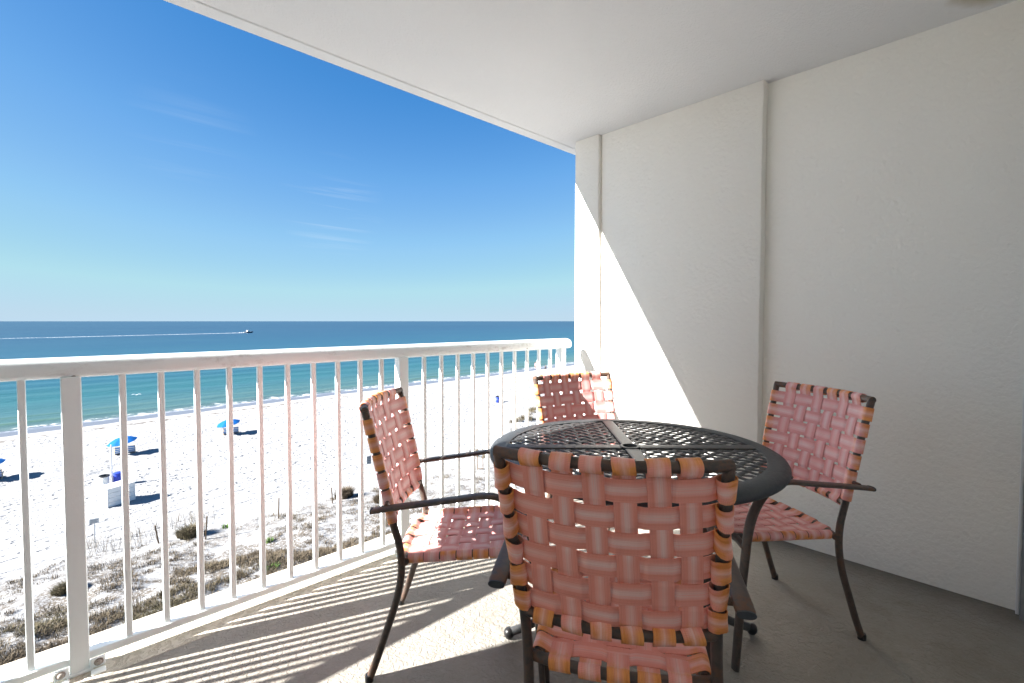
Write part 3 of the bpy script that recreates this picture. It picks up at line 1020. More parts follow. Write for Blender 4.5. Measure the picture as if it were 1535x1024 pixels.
    g = Geo(); g.tube([(-0.258, ys1 + .012, zs1 - .008), (-0.2, ys1, zs1), (0.2, ys1, zs1), (0.258, ys1 + .012, zs1 - .008)], TR, 14, wear=[.8, .3, .3, .8])
    fin(g, 'seat_front_bar', fmat)
    for sg in (-1, 1):
        g = Geo(); g.tube([(sg * xsr, ys0 + (ys1 - ys0) * i / 8, seat_z(ys0 + (ys1 - ys0) * i / 8) + 0.002 * math.sin(PI * i / 8)) for i in range(9)], TR, 14, wear=[.6] * 9)
        fin(g, 'seat_side_bar', fmat)
    # ---- back straps
    slope = Vector((0, yt - yb, zt - zb)).normalized()           # up along the back
    nf = Vector((0, slope.z, -slope.y)).normalized()             # towards the sitter
    Lb = (Vector((0, yt, zt)) - Vector((0, yb, zb))).length
    X = Vector((1, 0, 0))
    rows = [1 - (0.054 + gap1 + 0.0608 * i) / Lb for i in range(6)]   # fraction up from the lower bar
    cols = [-0.161 + 0.0644 * i for i in range(6)]

    def surf(x, f):
        w_ = wb + (wt - wb) * f
        q = 1 - min(1.0, (x / w_)) ** 2 if x > 0 else 1 - min(1.0, (-x / w_)) ** 2
        base = Vector((0, yb, zb)) * (1 - f) + Vector((0, yt, zt)) * f
        return Vector((x, base.y - (bow_b * (1 - f) + bow_t * f) * q + 0.004 * math.sin(PI * f), base.z - 0.003 * q))
    g = Geo()
    AMP = 0.0019
    for i, x in enumerate(cols):
        jx = rr.uniform(-.002, .002)
        xx = x + jx
        C1 = top_c(xx); C0 = bot_c(xx)
        tng = Vector((1, (bow_t / wt ** 2 + bow_b / wb ** 2) * xx, 0)).normalized()
        nv = (nf - tng * nf.dot(tng)).normalized()
        f0, f1 = 0.0, 1.0
        order = list(range(5, -1, -1))
        cr = [rows[r_] for r_ in order]
        # seen from behind: column 0 over row 0 -> towards the back (-n)
        sg_ = [(-1 if (i + r_) % 2 == 0 else 1) for r_ in order]
        body = weave_body(None, None, lambda t, xx=xx, tl_=rr.uniform(-.004, .004): surf(xx + tl_ * math.sin(PI * t) , t), lambda t: nf, cr, sg_, AMP, None, TR + 0.0010)
        strap(g, C0, -slope, nv, C1, slope, nv, body[1:-1], tng, crump * 0.5, 0.92 * rr.uniform(.98, 1.03), rr, 0.05, 275, w0)
    fin(g, 'back_strap_vertical', smat, root, angle=50)
    g = Geo()
    for r_, f in enumerate(rows):
        f += rr.uniform(-.003, .003)
        zz = zb + (zt - zb) * f
        wv_ = wb + (wt - wb) * f
        Cl = upt(zz, -1); Cr = upt(zz, 1)
        cr = [(x + wv_) / (2 * wv_) for x in cols]
        sg_ = [(1 if (i + r_) % 2 == 0 else -1) for i in range(6)]
        body = weave_body(None, None, lambda t, f=f, wv_=wv_, tl_=rr.uniform(-.014, .014), t2_=rr.uniform(-.008, .004): surf(-wv_ + 2 * wv_ * t, f + tl_ * math.sin(2 * PI * t) * .5 + t2_ * math.sin(PI * t)), lambda t: nf, cr, sg_, AMP, None, TR + 0.0010)
        strap(g, Cl, -X, nf, Cr, X, nf, body[1:-1], slope, crump, rr.uniform(.97, 1.04), rr, 0.035, 280, w0 * 1.1)
    fin(g, 'back_strap_horizontal', smat, root, angle=50)
    # ---- seat straps
    Y = Vector((0, ys1 - ys0, zs1 - zs0)).normalized()
    nu = Vector((0, -Y.z, Y.y))
    ncol = [-0.134 + 0.067 * i for i in range(5)]
    nrow = [ys0 + 0.030 + 0.0545 * i for i in range(7)]

    def ssurf(x, y):
        sag = 0.010 * (1 - (x / xsr) ** 2) * math.sin(PI * min(max((y - ys0) / (ys1 - ys0), 0), 1))
        return Vector((x, y, seat_z(y) - sag))
    g = Geo()
    for i, x in enumerate(ncol):
        xx = x + rr.uniform(-.002, .002)
        cr = [(y - ys0) / (ys1 - ys0) for y in nrow]
        sg_ = [(1 if (i + j) % 2 == 0 else -1) for j in range(7)]
        body = weave_body(None, None, lambda t, xx=xx: ssurf(xx, (ys0 + rbow(xx)) + (ys1 - ys0 - rbow(xx)) * t), lambda t: nu, cr, sg_, AMP, None, TR + .001)
        strap(g, Vector((xx, -0.216 + rbow(xx), 0.400)), -Y, nu, Vector((xx, ys1, zs1)), Y, nu, body[1:-1], X, crump * .4, 1.0, rr, 0.06, 265, w0)
    fin(g, 'seat_strap_lengthwise', smat, root, angle=50)
    g = Geo()
    for j, y in enumerate(nrow):
        y += rr.uniform(-.0012, .0012)
        cr = [(x + xsr) / (2 * xsr) for x in ncol]
        sg_ = [(-1 if (i + j) % 2 == 0 else 1) for i in range(5)]
        body = weave_body(None, None, lambda t, y=y: ssurf(-xsr + 2 * xsr * t, y), lambda t: nu, cr, sg_, AMP, None, TR + .001)
        strap(g, Vector((-xsr, y, seat_z(y))), -X, nu, Vector((xsr, y, seat_z(y))), X, nu, body[1:-1], Y, crump * .4, 1.0, rr, 0.06, 265, w0 * 1.1)
    fin(g, 'seat_strap_crosswise', smat, root, angle=50)
    return root


def copy_tree(o, parent=None):
    c = o.copy(); COL.objects.link(c)
    if parent is not None: c.parent = parent
    for ch in list(o.children): copy_tree(ch, c)
    return c


def place(o, x, y, heading):
    """heading = direction the chair faces, radians from +X; local +y is forward"""
    o.location = (x, y, 0); o.rotation_euler = (0, 0, heading - PI / 2)


CG = 'woven strap patio chairs around the table'
chA = build_chair('patio_chair', 'patio chair nearest the viewer, seen from behind, pink woven straps with orange rust-stained wraps', CG, MAT['strap_a'], MAT['frame'], shx=-0.053, shy=0.080, crump=1.0, seed=11, w0=0.62, wt=0.240, dza=0.012)
place(chA, 1.092, 0.700, 0.590)
chR = build_chair('patio_chair', 'pink strapped patio chair on the right with its back to the shaded stucco wall', CG, MAT['strap_b'], MAT['frame'], crump=0.15, seed=5, w0=0.50)
place(chR, 2.003, 0.735, 2.602)
chL = copy_tree(chR); tag(chL, 'pink strapped patio chair with its back to the railing, its seat half in sunlight')
place(chL, 1.127, 1.382, -0.772)
chF = copy_tree(chR); tag(chF, 'pink strapped patio chair across the table, in the corner of railing and sunlit wall')
place(chF, 1.875, 1.276, -1.854)


# ================================================================== table
def build_table():
    root = empty('patio_table', (1.589, 1.013, 0))
    tag(root, 'round black cast metal patio table with a basket-weave lattice top and umbrella hole', 'table')
    RT = 0.538; ZT = 0.72
    mt = MAT['table']
    g = Geo()
    prof_ = [(0.466, 0.708), (0.468, 0.7185), (0.478, 0.7215), (0.505, 0.721), (0.522, 0.7185), (0.533, 0.7125), (0.538, 0.704), (0.538, 0.694), (0.533, 0.686), (0.522, 0.684), (0.515, 0.690), (0.510, 0.704), (0.48, 0.706), (0.466, 0.708)]
    g.lathe(prof_, 96)
    g.build('rim', mt, root, angle=60)
    a0 = R(45.5)
    for k in range(2):
        a = a0 + k * PI / 2
        M_ = Matrix.Rotation(a, 4, 'Z')
        g = Geo()
        e = 0.0005 * k
        pr = [(-0.026, -0.0045), (-0.026, 0.002), (-0.023, 0.0036), (-0.018, 0.0041), (0.018, 0.0041), (0.023, 0.0036), (0.026, 0.002), (0.026, -0.0045)]
        for lo, hi in (((-0.472, -0.036), (0.036, 0.472))):
            pts_ = [M_ @ Vector((lo + (hi - lo) * i / 10, 0, 0.7155 + e)) for i in range(11)]
            g.sweep(pts_, pr, wear=[0.4] * 11)
        g.build('cross_band', mt, root)
    g = Geo(); g.lathe([(0.026, 0.690), (0.026, 0.7195), (0.0275, 0.7225), (0.033, 0.723), (0.0385, 0.7215), (0.0395, 0.712), (0.0395, 0.690), (0.026, 0.690)], 32)
    g.build('umbrella_ring', mt, root)
    # lattice
    g = Geo()
    P = 0.0400; Rl = 0.468
    n = int(Rl / P)
    for ax in (0, 1):
        for i in range(-n, n + 1):
            c_ = (i + 0.5) * P
            if abs(c_) > Rl - 0.004: continue
            h_ = math.sqrt(Rl * Rl - c_ * c_)
            m = max(6, int(2 * h_ / 0.0075))
            run = []
            runs = []
            for k in range(m + 1):
                t = -h_ + 2 * h_ * k / m
                x, y = (t, c_) if ax == 0 else (c_, t)
                # leave room for the umbrella ring
                if math.hypot(x, y) < 0.041:
                    if len(run) > 2: runs.append(run)
                    run = []; continue
                ph = math.cos(PI * (t / P - 0.5)) * (1 if i % 2 == 0 else -1) * (1 if ax == 0 else -1)
                u = x * math.cos(a0) + y * math.sin(a0); v_ = -x * math.sin(a0) + y * math.cos(a0)
                dm = min(abs(u), abs(v_))
                dip = -0.0062 if dm < 0.024 else (-0.0062 + 0.0062 * min((dm - 0.024) / 0.012, 1))
                am = 0.0 if dm < 0.026 else min((dm - 0.026) / 0.014, 1)
                ed = min(1, (h_ - abs(t)) / 0.02)
                run.append(Vector((x, y, 0.7135 + dip + 0.0023 * ph * am * ed)))
            if len(run) > 2: runs.append(run)
            for rn in runs:
                g.sweep(rn, oval(0.0108, 0.0021, 8, 2.8), wear=[0.15] * len(rn))
    g.build('lattice', mt, root)
    # four-legged pedestal
    g = Geo(); g.lathe([(0, 0.50), (0.05, 0.50), (0.056, 0.49), (0.034, 0.47), (0.030, 0.30), (0.034, 0.20), (0.05, 0.185), (0.05, 0.165), (0, 0.16)], 24)
    g.build('pedestal_column', mt, root)
    g = Geo(); g.lathe([(0.235, 0.683), (0.235, 0.697), (0.26, 0.697), (0.26, 0.683), (0.235, 0.683)], 48)
    g.build('under_ring', mt, root)
    for deg in (-47, 43, 143, 223):
        a = R(deg)
        cs = [(0.03, 0.22), (0.10, 0.215), (0.20, 0.165), (0.30, 0.095), (0.39, 0.048), (0.462, 0.026)]
        pth = smooth_path([Vector((math.cos(a) * r_, math.sin(a) * r_, z)) for r_, z in cs], 6)
        g = Geo(); g.tube(pth, 0.0155, 14, wear=[0.1] * len(pth))
        lg = g.build('leg', mt, root)
        g = Geo(); g.lathe([(0, -0.021), (0.012, -0.019), (0.0185, -0.010), (0.0205, 0), (0.0185, 0.011), (0.012, 0.018), (0, 0.020)], 14, (math.cos(a) * 0.467, math.sin(a) * 0.467, 0.0225))
        g.build('foot', MAT['blackbag'], lg)
        us_ = [(0.035, 0.46), (0.07, 0.52), (0.13, 0.60), (0.20, 0.665), (0.25, 0.686)]
        pth = smooth_path([Vector((math.cos(a) * r_, math.sin(a) * r_, z)) for r_, z in us_], 5)
        g = Geo(); g.tube(pth, 0.011, 12)
        g.build('support_arm', mt, root)
    return root


build_table()

# ================================================================== the beach


def gz(x, y): return float(ground_h(np.array([[float(x)]]), np.array([[float(y)]]))[0, 0])


def tapered(g, p0, p1, r0, r1, seg=8):
    g.sweep([p0, p1], [(math.cos(2 * PI * j / seg), math.sin(2 * PI * j / seg)) for j in range(seg)], scales=[r0, r1])


# ---- umbrella with its two chairs
def umbrella(loc, label, tilt=(0, -0.22), h=1.30):
    root = empty('beach_umbrella', loc, rng.uniform(0, .6))
    tag(root, label, 'umbrella', 'blue beach umbrellas')
    root.rotation_euler = (0, 0, 0)
    g = Geo(); tapered(g, Vector((0, 0, -0.1)), Vector((-0.16, 0.02, h + 0.30)), 0.022, 0.02)
    g.build('pole', MAT['pole'], root)
    # eight-panel canopy with sagging hems
    vs = []; fs = []; seg = 48; rings = 7; Rr = 1.12
    T = Matrix.Translation(Vector((-0.14, 0.02, h - 0.10))) @ Matrix.Rotation(R(-11), 4, 'Y') @ Matrix.Rotation(R(4), 4, 'X')
    for layer in (0, 1):
        for i in range(rings + 1):
            f = i / rings
            for j in range(seg):
                a = 2 * PI * j / seg
                ribf = abs(math.cos(4 * a))
                r_ = Rr * f * (0.955 + 0.045 * ribf)
                z = 0.40 * (1 - f ** 1.75) - 0.035 * f * (1 - ribf) - 0.012 * layer
                vs.append(T @ Vector((r_ * math.cos(a), r_ * math.sin(a), z)))
    off = (rings + 1) * seg
    for i in range(rings):
        for j in range(seg):
            j2 = (j + 1) % seg
            a, b, c_, d_ = i * seg + j, i * seg + j2, (i + 1) * seg + j2, (i + 1) * seg + j
            fs.append((a, d_, c_, b)); fs.append((off + a, off + b, off + c_, off + d_))
    for j in range(seg):
        j2 = (j + 1) % seg; a = rings * seg + j; b = rings * seg + j2
        fs.append((a, off + a, off + b, b))
    g = Geo(); g.add(vs, fs); cn = g.build('canopy', MAT['canvas'], root, angle=25)
    for k in range(8):
        a = 2 * PI * k / 8
        g = Geo()
        g.tube([T @ Vector((0.02 * math.cos(a), 0.02 * math.sin(a), 0.37)), T @ Vector((0.6 * math.cos(a), 0.6 * math.sin(a), 0.235)), T @ Vector((1.10 * math.cos(a), 1.10 * math.sin(a), -0.022))], 0.006, 5)
        g.build('rib', MAT['pole'], cn)
    return root


def sling_chair(loc, rz, label):
    root = empty('beach_chair', loc, rz)
    tag(root, label, 'beach chair', 'striped wooden beach chairs')
    # faces +y (the sea); back towards us
    for sg in (-1, 1):
        x = sg * 0.29
        g = Geo(); g.sweep([(x, 0.45, 0.02), (x, -0.35, 0.22), (x, -0.42, 0.24)], oval(0.022, 0.03, 8, 6))
        g.build('seat_rail', MAT['lightwood'], root)
        g = Geo(); g.sweep([(x * .93, -0.12, 0.12), (x * .93, -0.52, 0.80)], oval(0.02, 0.025, 8, 6))
        g.build('back_rail', MAT['lightwood'], root)
        g = Geo(); g.sweep([(x, -0.52, 0.03), (x, 0.12, 0.46), ], oval(0.02, 0.025, 8, 6)); g.box(x - .03, x + .03, -0.42, 0.22, 0.45, 0.475)
        g.build('arm', MAT['lightwood'], root)
    g = Geo(); g.box(-0.31, 0.31, -0.545, -0.51, 0.765, 0.80)
    g.build('top_rail', MAT['lightwood'], root)
    g = Geo()
    pts_ = smooth_path([(0, 0.46, 0.06), (0, 0.25, 0.08), (0, 0.0, 0.10), (0, -0.17, 0.15), (0, -0.30, 0.36), (0, -0.42, 0.58), (0, -0.51, 0.775)], 4)
    g.sweep(pts_, [(-0.26, 0.004), (0.26, 0.004), (0.26, -0.004), (-0.26, -0.004)], up=(0, 0, 1), frames=None)
    g.build('sling', MAT['stripe'], root)
    return root


# bases found from where canopies and their shadows fall in the photograph
UM = [((-4.0, 54.2), 'blue beach umbrella cut off by the left edge of the view', 'left'), ((4.35, 56.3), 'blue beach umbrella in the middle of the three, behind the white storage box', 'middle'), ((13.45, 58.4), 'blue beach umbrella farthest right of the three, nearest the water', 'right')]
for (x, y), lb, nm in UM:
    z = Z0 - 0.03
    umbrella((x, y, z), lb)
    sling_chair((x - 0.45, y + 0.15, z), R(4), 'striped beach chair, left one under the %s blue umbrella' % {'left': 'leftmost', 'middle': 'middle', 'right': 'rightmost'}[nm])
    sling_chair((x + 0.50, y + 0.10, z), R(-5), 'striped beach chair, right one under the %s blue umbrella' % {'left': 'leftmost', 'middle': 'middle', 'right': 'rightmost'}[nm])

# ---- white slatted storage box
bx = empty('storage_box', (2.72, 41.45, Z0 - 0.02), R(24))
tag(bx, 'white wooden storage box with horizontal boards standing on the sand', 'storage box')
for k in range(4):
    g = Geo(); z = 0.03 + k * 0.30
    g.box(-0.82, 0.82, -0.55, 0.55, z, z + 0.285, bev=0.008)
    g.build('side_boards', MAT['white'], bx)
g = Geo(); g.box(-0.85, 0.85, -0.59, 0.59, 1.225, 1.27, bev=0.008); g.box(-0.02, 0.0, -0.59, 0.59, 1.2705, 1.277)
g.build('lid', MAT['white'], bx)
g = Geo(); g.box(-0.825, -0.78, -0.565, -0.552, 0.03, 1.22); g.box(0.78, 0.825, -0.565, -0.552, 0.03, 1.22)
g.build('corner_trim', MAT['white'], bx)

# ---- litter barrel, blue barrel and pole behind the box
tb = empty('trash_barrel', (2.36, 46.0, Z0 - 0.02))
tag(tb, 'white litter barrel lined with a black bag behind the storage box', 'trash can')
g = Geo(); g.lathe([(0, 0), (0.27, 0), (0.285, 0.02), (0.28, 0.28), (0.29, 0.30), (0.28, 0.32), (0.28, 0.58), (0.29, 0.60), (0.28, 0.62), (0.285, 0.86), (0.26, 0.87)], 24); g.build('drum', MAT['white'], tb)
g = Geo(); g.lathe([(0.31, 0.80), (0.325, 0.85), (0.315, 0.895), (0.27, 0.90), (0.25, 0.82), (0.2, 0.62), (0, 0.58)], 24)
g.transform(lambda p: Vector((p.x, p.y, p.z + (0.025 * math.sin(5 * math.atan2(p.y, p.x)) if p.z < 0.78 and p.to_2d().length > .3 else 0)))); g.build('bag', MAT['blackbag'], tb)
bb = empty('recycling_barrel', (3.12, 46.0, Z0 - 0.02))
tag(bb, 'blue barrel beside the white post behind the storage box', 'barrel')
g = Geo(); g.lathe([(0, 0), (0.25, 0), (0.27, 0.03), (0.275, 0.3), (0.285, 0.32), (0.275, 0.34), (0.275, 0.62), (0.285, 0.64), (0.275, 0.66), (0.265, 0.88), (0.245, 0.90), (0, 0.90)], 24); g.build('drum', MAT['bluebin'], bb)
g = Geo(); g.lathe([(0.28, 0.885), (0.285, 0.92), (0.2, 0.96), (0, 0.975)], 24); g.build('lid', MAT['bluebin'], bb)
pp = empty('flag_post', (2.80, 46.2, Z0 - 0.05)); tag(pp, 'thin white post standing between the litter barrel and the blue barrel', 'post')
g = Geo(); g.box(-0.045, 0.045, -0.045, 0.045, 0, 3.0, bev=0.01); g.build('pole', MAT['white'], pp)
g = Geo(); g.lathe([(0.0, 3.08), (0.03, 3.06), (0.045, 3.01), (0.05, 3.0), (0, 3.0)], 10); g.build('cap', MAT['white'], pp)
b2 = empty('trash_barrel', (48.0, 53.6, Z0 - 0.02)); tag(b2, 'small blue barrel alone far off on the open sand', 'barrel')
g = Geo(); g.lathe([(0, 0), (0.27, 0), (0.29, 0.03), (0.285, 0.35), (0.30, 0.37), (0.285, 0.39), (0.285, 0.86), (0.29, 0.9)], 20); g.build('drum', MAT['bluebin'], b2)
g = Geo(); g.lathe([(0.31, 0.84), (0.315, 0.9), (0.2, 0.99), (0, 1.01)], 20); g.build('lid', MAT['blackbag'], b2)


# ---- signs and stakes
def sign_post(x, y, h, lb, board, face):
    z = gz(x, y)
    o = empty('beach_sign', (x, y, z - .05), R(-15)); tag(o, lb, 'sign')
    g = Geo(); g.box(-0.03, 0.03, -0.03, 0.03, 0, h, bev=0.006); g.build('post', MAT['white'], o)
    w_, hh = board
    g = Geo(); g.box(-w_ / 2, w_ / 2, -0.046, -0.032, h - hh, h + 0.02, bev=0.004); s_ = g.build('board', MAT[face], o)
    g = Geo()
    for k in range(4):
        zz = h - 0.06 - k * hh * 0.22
        g.box(-w_ * .38, w_ * .38 - (k % 2) * w_ * .1, -0.0495, -0.0468, zz - hh * .045, zz + hh * .02)
    g.build('lettering', MAT['ink'], s_)


sign_post(17.9, 35.4, 1.45, 'small grey sign on a thin post on the open sand beyond the dune grass', (0.34, 0.62), 'signgrey')
sign_post(1.30, 34.6, 1.40, 'white post with a small sign at the dune edge, below the storage box', (0.42, 0.26), 'sign')
o = empty('leaning_board', (24.3, 29.2, gz(24.3, 29.2)), R(-40)); tag(o, 'tall leaning white frame sign with two legs on the sand', 'sign')
for sg in (-1, 1):
    g = Geo(); g.sweep([(sg * 0.22, 0, -0.05), (sg * 0.22 - .04, 0.30, 1.62)], oval(0.03, 0.03, 8, 6)); g.build('leg', MAT['wood'], o)
g = Geo(); g.box(-0.19, 0.19, -0.012, 0.012, 0.0, 0.5, M=Matrix.Translation((-.02, 0.235, 1.0)) @ Matrix.Rotation(R(-10), 4, 'X')); bd = g.build('board', MAT['signgrey'], o)
g = Geo(); g.sweep([(-.22, 0.004, 0.10), (.22, 0.004, 0.10)], oval(0.025, 0.025, 8, 6)); g.build('crossbar', MAT['wood'], o)

STK = [(5.6, 29.9, 1.25, 4, 'weathered wooden stake standing right beside the round dune bush'), (3.75, 31.4, 1.05, -9, 'leaning wooden stake nearest the left in the dune grass'), (9.45, 30.3, 1.25, 1, 'weathered wooden stake alone at the inland edge of open sand'), (12.9, 30.6, 1.1, -6, 'weathered wooden stake in the grass tufts near the chair back')]
for x, y, h, tl, lb in STK:
    o = empty('wooden_stake', (x, y, gz(x, y) - 0.1)); tag(o, lb, 'stake', 'weathered stakes in the dunes')
    o.rotation_euler = (R(2), R(tl), R(20))
    g = Geo(); n_ = 6
    g.sweep([(0.006 * math.sin(i * 2.1), 0.004 * math.cos(i * 1.7), (h + .1) * i / n_) for i in range(n_ + 1)], oval(0.045, 0.035, 8, 4), scales=[1] * n_ + [0.8])
    g.build('stake_body', MAT['wood'], o)


# ---- grass
def mk_grass(name, a, b, c_):
    M = Mat(name, 0.85, 0.1)
    w = M.attr('wear')
    col = M.ramp(w, [(0.0, a), (0.5, b), (1.0, c_)])
    M.b.inputs['Subsurface Weight'].default_value = 0.0
    return M.out(col)


MAT['grass'] = mk_grass('dune_grass', (0.105, 0.082, 0.058), (0.155, 0.125, 0.085), (0.098, 0.09, 0.05))
MAT['green'] = mk_grass('dune_herb', (0.07, 0.12, 0.03), (0.09, 0.16, 0.04), (0.13, 0.18, 0.06))


def blades_obj(name, roots, mat, seed, smin, smax):
    """roots: array (n,6): x,y,z,radius,height,tone -> blades as thin bent triangles, one object"""
    r_ = np.random.RandomState(seed)
    V = []; F = []; Wt = []
    base = 0
    for (x, y, z, rad, h, tone, nb) in roots:
        nb = int(nb)
        a = r_.rand(nb) * 2 * PI; d = np.sqrt(r_.rand(nb)) * rad
        bx_ = x + np.cos(a) * d; by_ = y + np.sin(a) * d
        hh = h * (0.45 + 0.65 * r_.rand(nb))
        la = a + r_.randn(nb) * 0.8
        ln = hh * (0.25 + 0.9 * r_.rand(nb))
        wd = (smin + (smax - smin) * r_.rand(nb))
        px, py = -np.sin(la), np.cos(la)
        p0 = np.stack([bx_ - px * wd, by_ - py * wd, np.full(nb, z - .03)], 1)
        p1 = np.stack([bx_ + px * wd, by_ + py * wd, np.full(nb, z - .03)], 1)
        mx = bx_ + np.cos(la) * ln * .35; my = by_ + np.sin(la) * ln * .35
        p2 = np.stack([mx + px * wd * .8, my + py * wd * .8, z + hh * .65], 1)
        p3 = np.stack([mx - px * wd * .8, my - py * wd * .8, z + hh * .65], 1)
        p4 = np.stack([bx_ + np.cos(la) * ln, by_ + np.sin(la) * ln, z + hh * (0.75 + .25 * r_.rand(nb))], 1)
        P_ = np.stack([p0, p1, p2, p3, p4], 1).reshape(-1, 3)
        V.append(P_)
        i = base + np.arange(nb) * 5
        F += [(k, k + 1, k + 2, k + 3) for k in i.tolist()] + [(k + 3, k + 2, k + 4) for k in i.tolist()]
        Wt.append(np.repeat(np.clip(tone + r_.randn(nb) * 0.22, 0, 1), 5))
        base += nb * 5
    V = np.concatenate(V); Wt = np.concatenate(Wt)
    me = bpy.data.meshes.new(name); me.from_pydata(V.tolist(), [], F)
    at = me.attributes.new('wear', 'FLOAT', 'POINT'); at.data.foreach_set('value', Wt.astype(np.float32))
    me.materials.append(mat)
    o = bpy.data.objects.new(name, me); COL.objects.link(o)
    return o


rs = np.random.RandomState(4)
n = 60000
X_ = -8 + rs.rand(n) * 32; Y_ = 16.5 + rs.rand(n) * 18
vl = veg_line(X_)
dens = 0.55 * fbm(X_ / 2.2, Y_ / 1.3, 3, 70) + 0.45 * fbm(X_ / .7, Y_ / .5, 2, 71)
near = sstep(27.5, 23.5, Y_ + 0.8 * np.sin(X_ * .8) + 0.22 * np.abs(X_ - 3))
rt = sstep(8, 13, X_) * 0.35
thr = 0.575 - 0.165 * near - 0.02 * rt
ok = (Y_ < vl + 0.3) & (dens > thr) & (rs.rand(n) < 0.20 + 0.60 * near)
ok &= ~((X_ > 16.5) & (rs.rand(n) > 0.35))
X_, Y_, D_, Nn = X_[ok], Y_[ok], dens[ok], near[ok]
Zg = ground_h(X_[None, :], Y_[None, :])[0]
tone = np.clip(0.05 + 1.2 * (fbm(X_ / 2.5, Y_ / 2.5, 2, 80) - 0.25), 0, 1)
roots = np.stack([X_, Y_, Zg, 0.12 + 0.16 * rs.rand(len(X_)), 0.06 + 0.17 * rs.rand(len(X_)) ** 2 + 0.03 * Nn, tone, 12 + 9 * rs.rand(len(X_))], 1)
tag(blades_obj('dune_grass', roots, MAT['grass'], 5, 0.005, 0.011), 'dry brown and olive grass growing in patches over the white dunes below the balcony', 'dune grass', kind='stuff')
# far patch of dune vegetation
n = 5200
X_ = 27 + rs.rand(n) * 45; Y_ = 30 + rs.rand(n) * 18
c_ = 39.5 + (X_ - 39) * 0.55
ok = (fbm(X_ / 3, Y_ / 1.8, 4, 90) > 0.53 + 0.10 * (X_ < 38)) & (Y_ < c_ + 1.0 + np.sin(X_ * .7)) & (Y_ > c_ - 7)
X_, Y_ = X_[ok], Y_[ok]; Zg = ground_h(X_[None, :], Y_[None, :])[0]
roots = np.stack([X_, Y_, Zg, 0.25 + 0.2 * rs.rand(len(X_)), 0.3 + 0.35 * rs.rand(len(X_)), 0.4 + 0.4 * rs.rand(len(X_)), 16 + 10 * rs.rand(len(X_))], 1)
tag(blades_obj('dune_grass', roots, MAT['grass'], 6, 0.012, 0.022), 'strip of olive dune grass far down the beach, seen between the last pickets', 'dune grass', kind='stuff')
# tall thin sea oats on the seaward crest
n = 230
X_ = 0.6 + rs.rand(n) * 6.2; Y_ = 31.6 + rs.rand(n) * 2.6 + 0.15 * X_
Zg = ground_h(X_[None, :], Y_[None, :])[0]
roots = np.stack([X_, Y_, Zg, 0.04 + 0 * X_, 0.7 + 0.5 * rs.rand(n), 0.45 + 0 * X_, 2.2 + 0 * X_], 1)
tag(blades_obj('sea_oats', roots, MAT['grass'], 8, 0.004, 0.008), 'tall thin sea oats along the dune crest below the white storage box', 'sea oats', kind='stuff')
# sprigs of green herb
hx = [(7.9, 27.0, 0.22), (2.6, 21.6, 0.3), (3.9, 20.9, 0.25), (6.9, 31.2, 0.22), (6.7, 22.6, 0.25)]
roots = np.array([(x, y, gz(x, y), r_, 0.20, 0.5, 70) for x, y, r_ in hx])
tag(blades_obj('green_herbs', roots, MAT['green'], 9, 0.012, 0.024), 'small bright green sprigs dotted among the brown dune grass', 'herbs', kind='stuff')


def bush(x, y, r_, h, lb, tone, seed):
    z = gz(x, y)
    rb = np.random.RandomState(seed)
    roots = []
    for k in range(26):
        a = rb.rand() * 2 * PI; d = math.sqrt(rb.rand()) * r_
        roots.append((d * math.cos(a), d * math.sin(a) * .8, 0.0 + 0.25 * h * (1 - d / r_) * rb.rand(), 0.16, h * (1.05 - 0.5 * d / r_), tone + rb.randn() * .1, 95))
    o = blades_obj('foliage', np.array(roots), MAT['grass'], seed, 0.007, 0.014)
    root = empty('dune_bush', (x, y, z)); tag(root, lb, 'bush')
    o.parent = root
    g = Geo()
    for k in range(9):
        a = rb.rand() * 2 * PI; d = r_ * 0.6
        tapered(g, Vector((0, 0, -0.05)), Vector((d * math.cos(a), d * math.sin(a), h * (0.4 + .4 * rb.rand()))), 0.02, 0.006, 6)
    g.build('stems', MAT['wood'], root)


bush(5.2, 31.2, 0.62, 0.75, 'round olive-brown bush on white sand between two stakes', 0.75, 31)
bush(14.0, 31.2, 0.55, 0.75, 'dark twiggy bush on the sand just left of the near chair back', 0.1, 32)
bush(15.2, 28.3, 0.6, 0.55, 'low dark clump of twigs low between the pickets beside the left chair leg', 0.05, 33)
bush(0.1, 27.4, 0.34, 0.42, 'olive tussock at the sand edge just left of the wide railing post', 0.8, 34)
bush(27.6, 34.0, 0.35, 0.4, 'tiny grey tussock alone on the clean sand above the chair arm', 0.3, 35)

# ---- people at the water's edge (tiny in the view)


def skin_fig(name, joints, edges, radii, mat, parent):
    me = bpy.data.meshes.new(name); me.from_pydata(joints, edges, [])
    o = bpy.data.objects.new(name, me); COL.objects.link(o); o.parent = parent
    md = o.modifiers.new('skin', 'SKIN')
    for i, v in enumerate(me.skin_vertices[0].data if me.skin_vertices else []):
        v.radius = (radii[i], radii[i])
    if not me.skin_vertices: pass
    me.skin_vertices[0].data[0].use_root = True
    ss = o.modifiers.new('sub', 'SUBSURF'); ss.levels = 1; ss.render_levels = 1
    md.use_smooth_shade = True
    me.materials.append(mat)
    return o


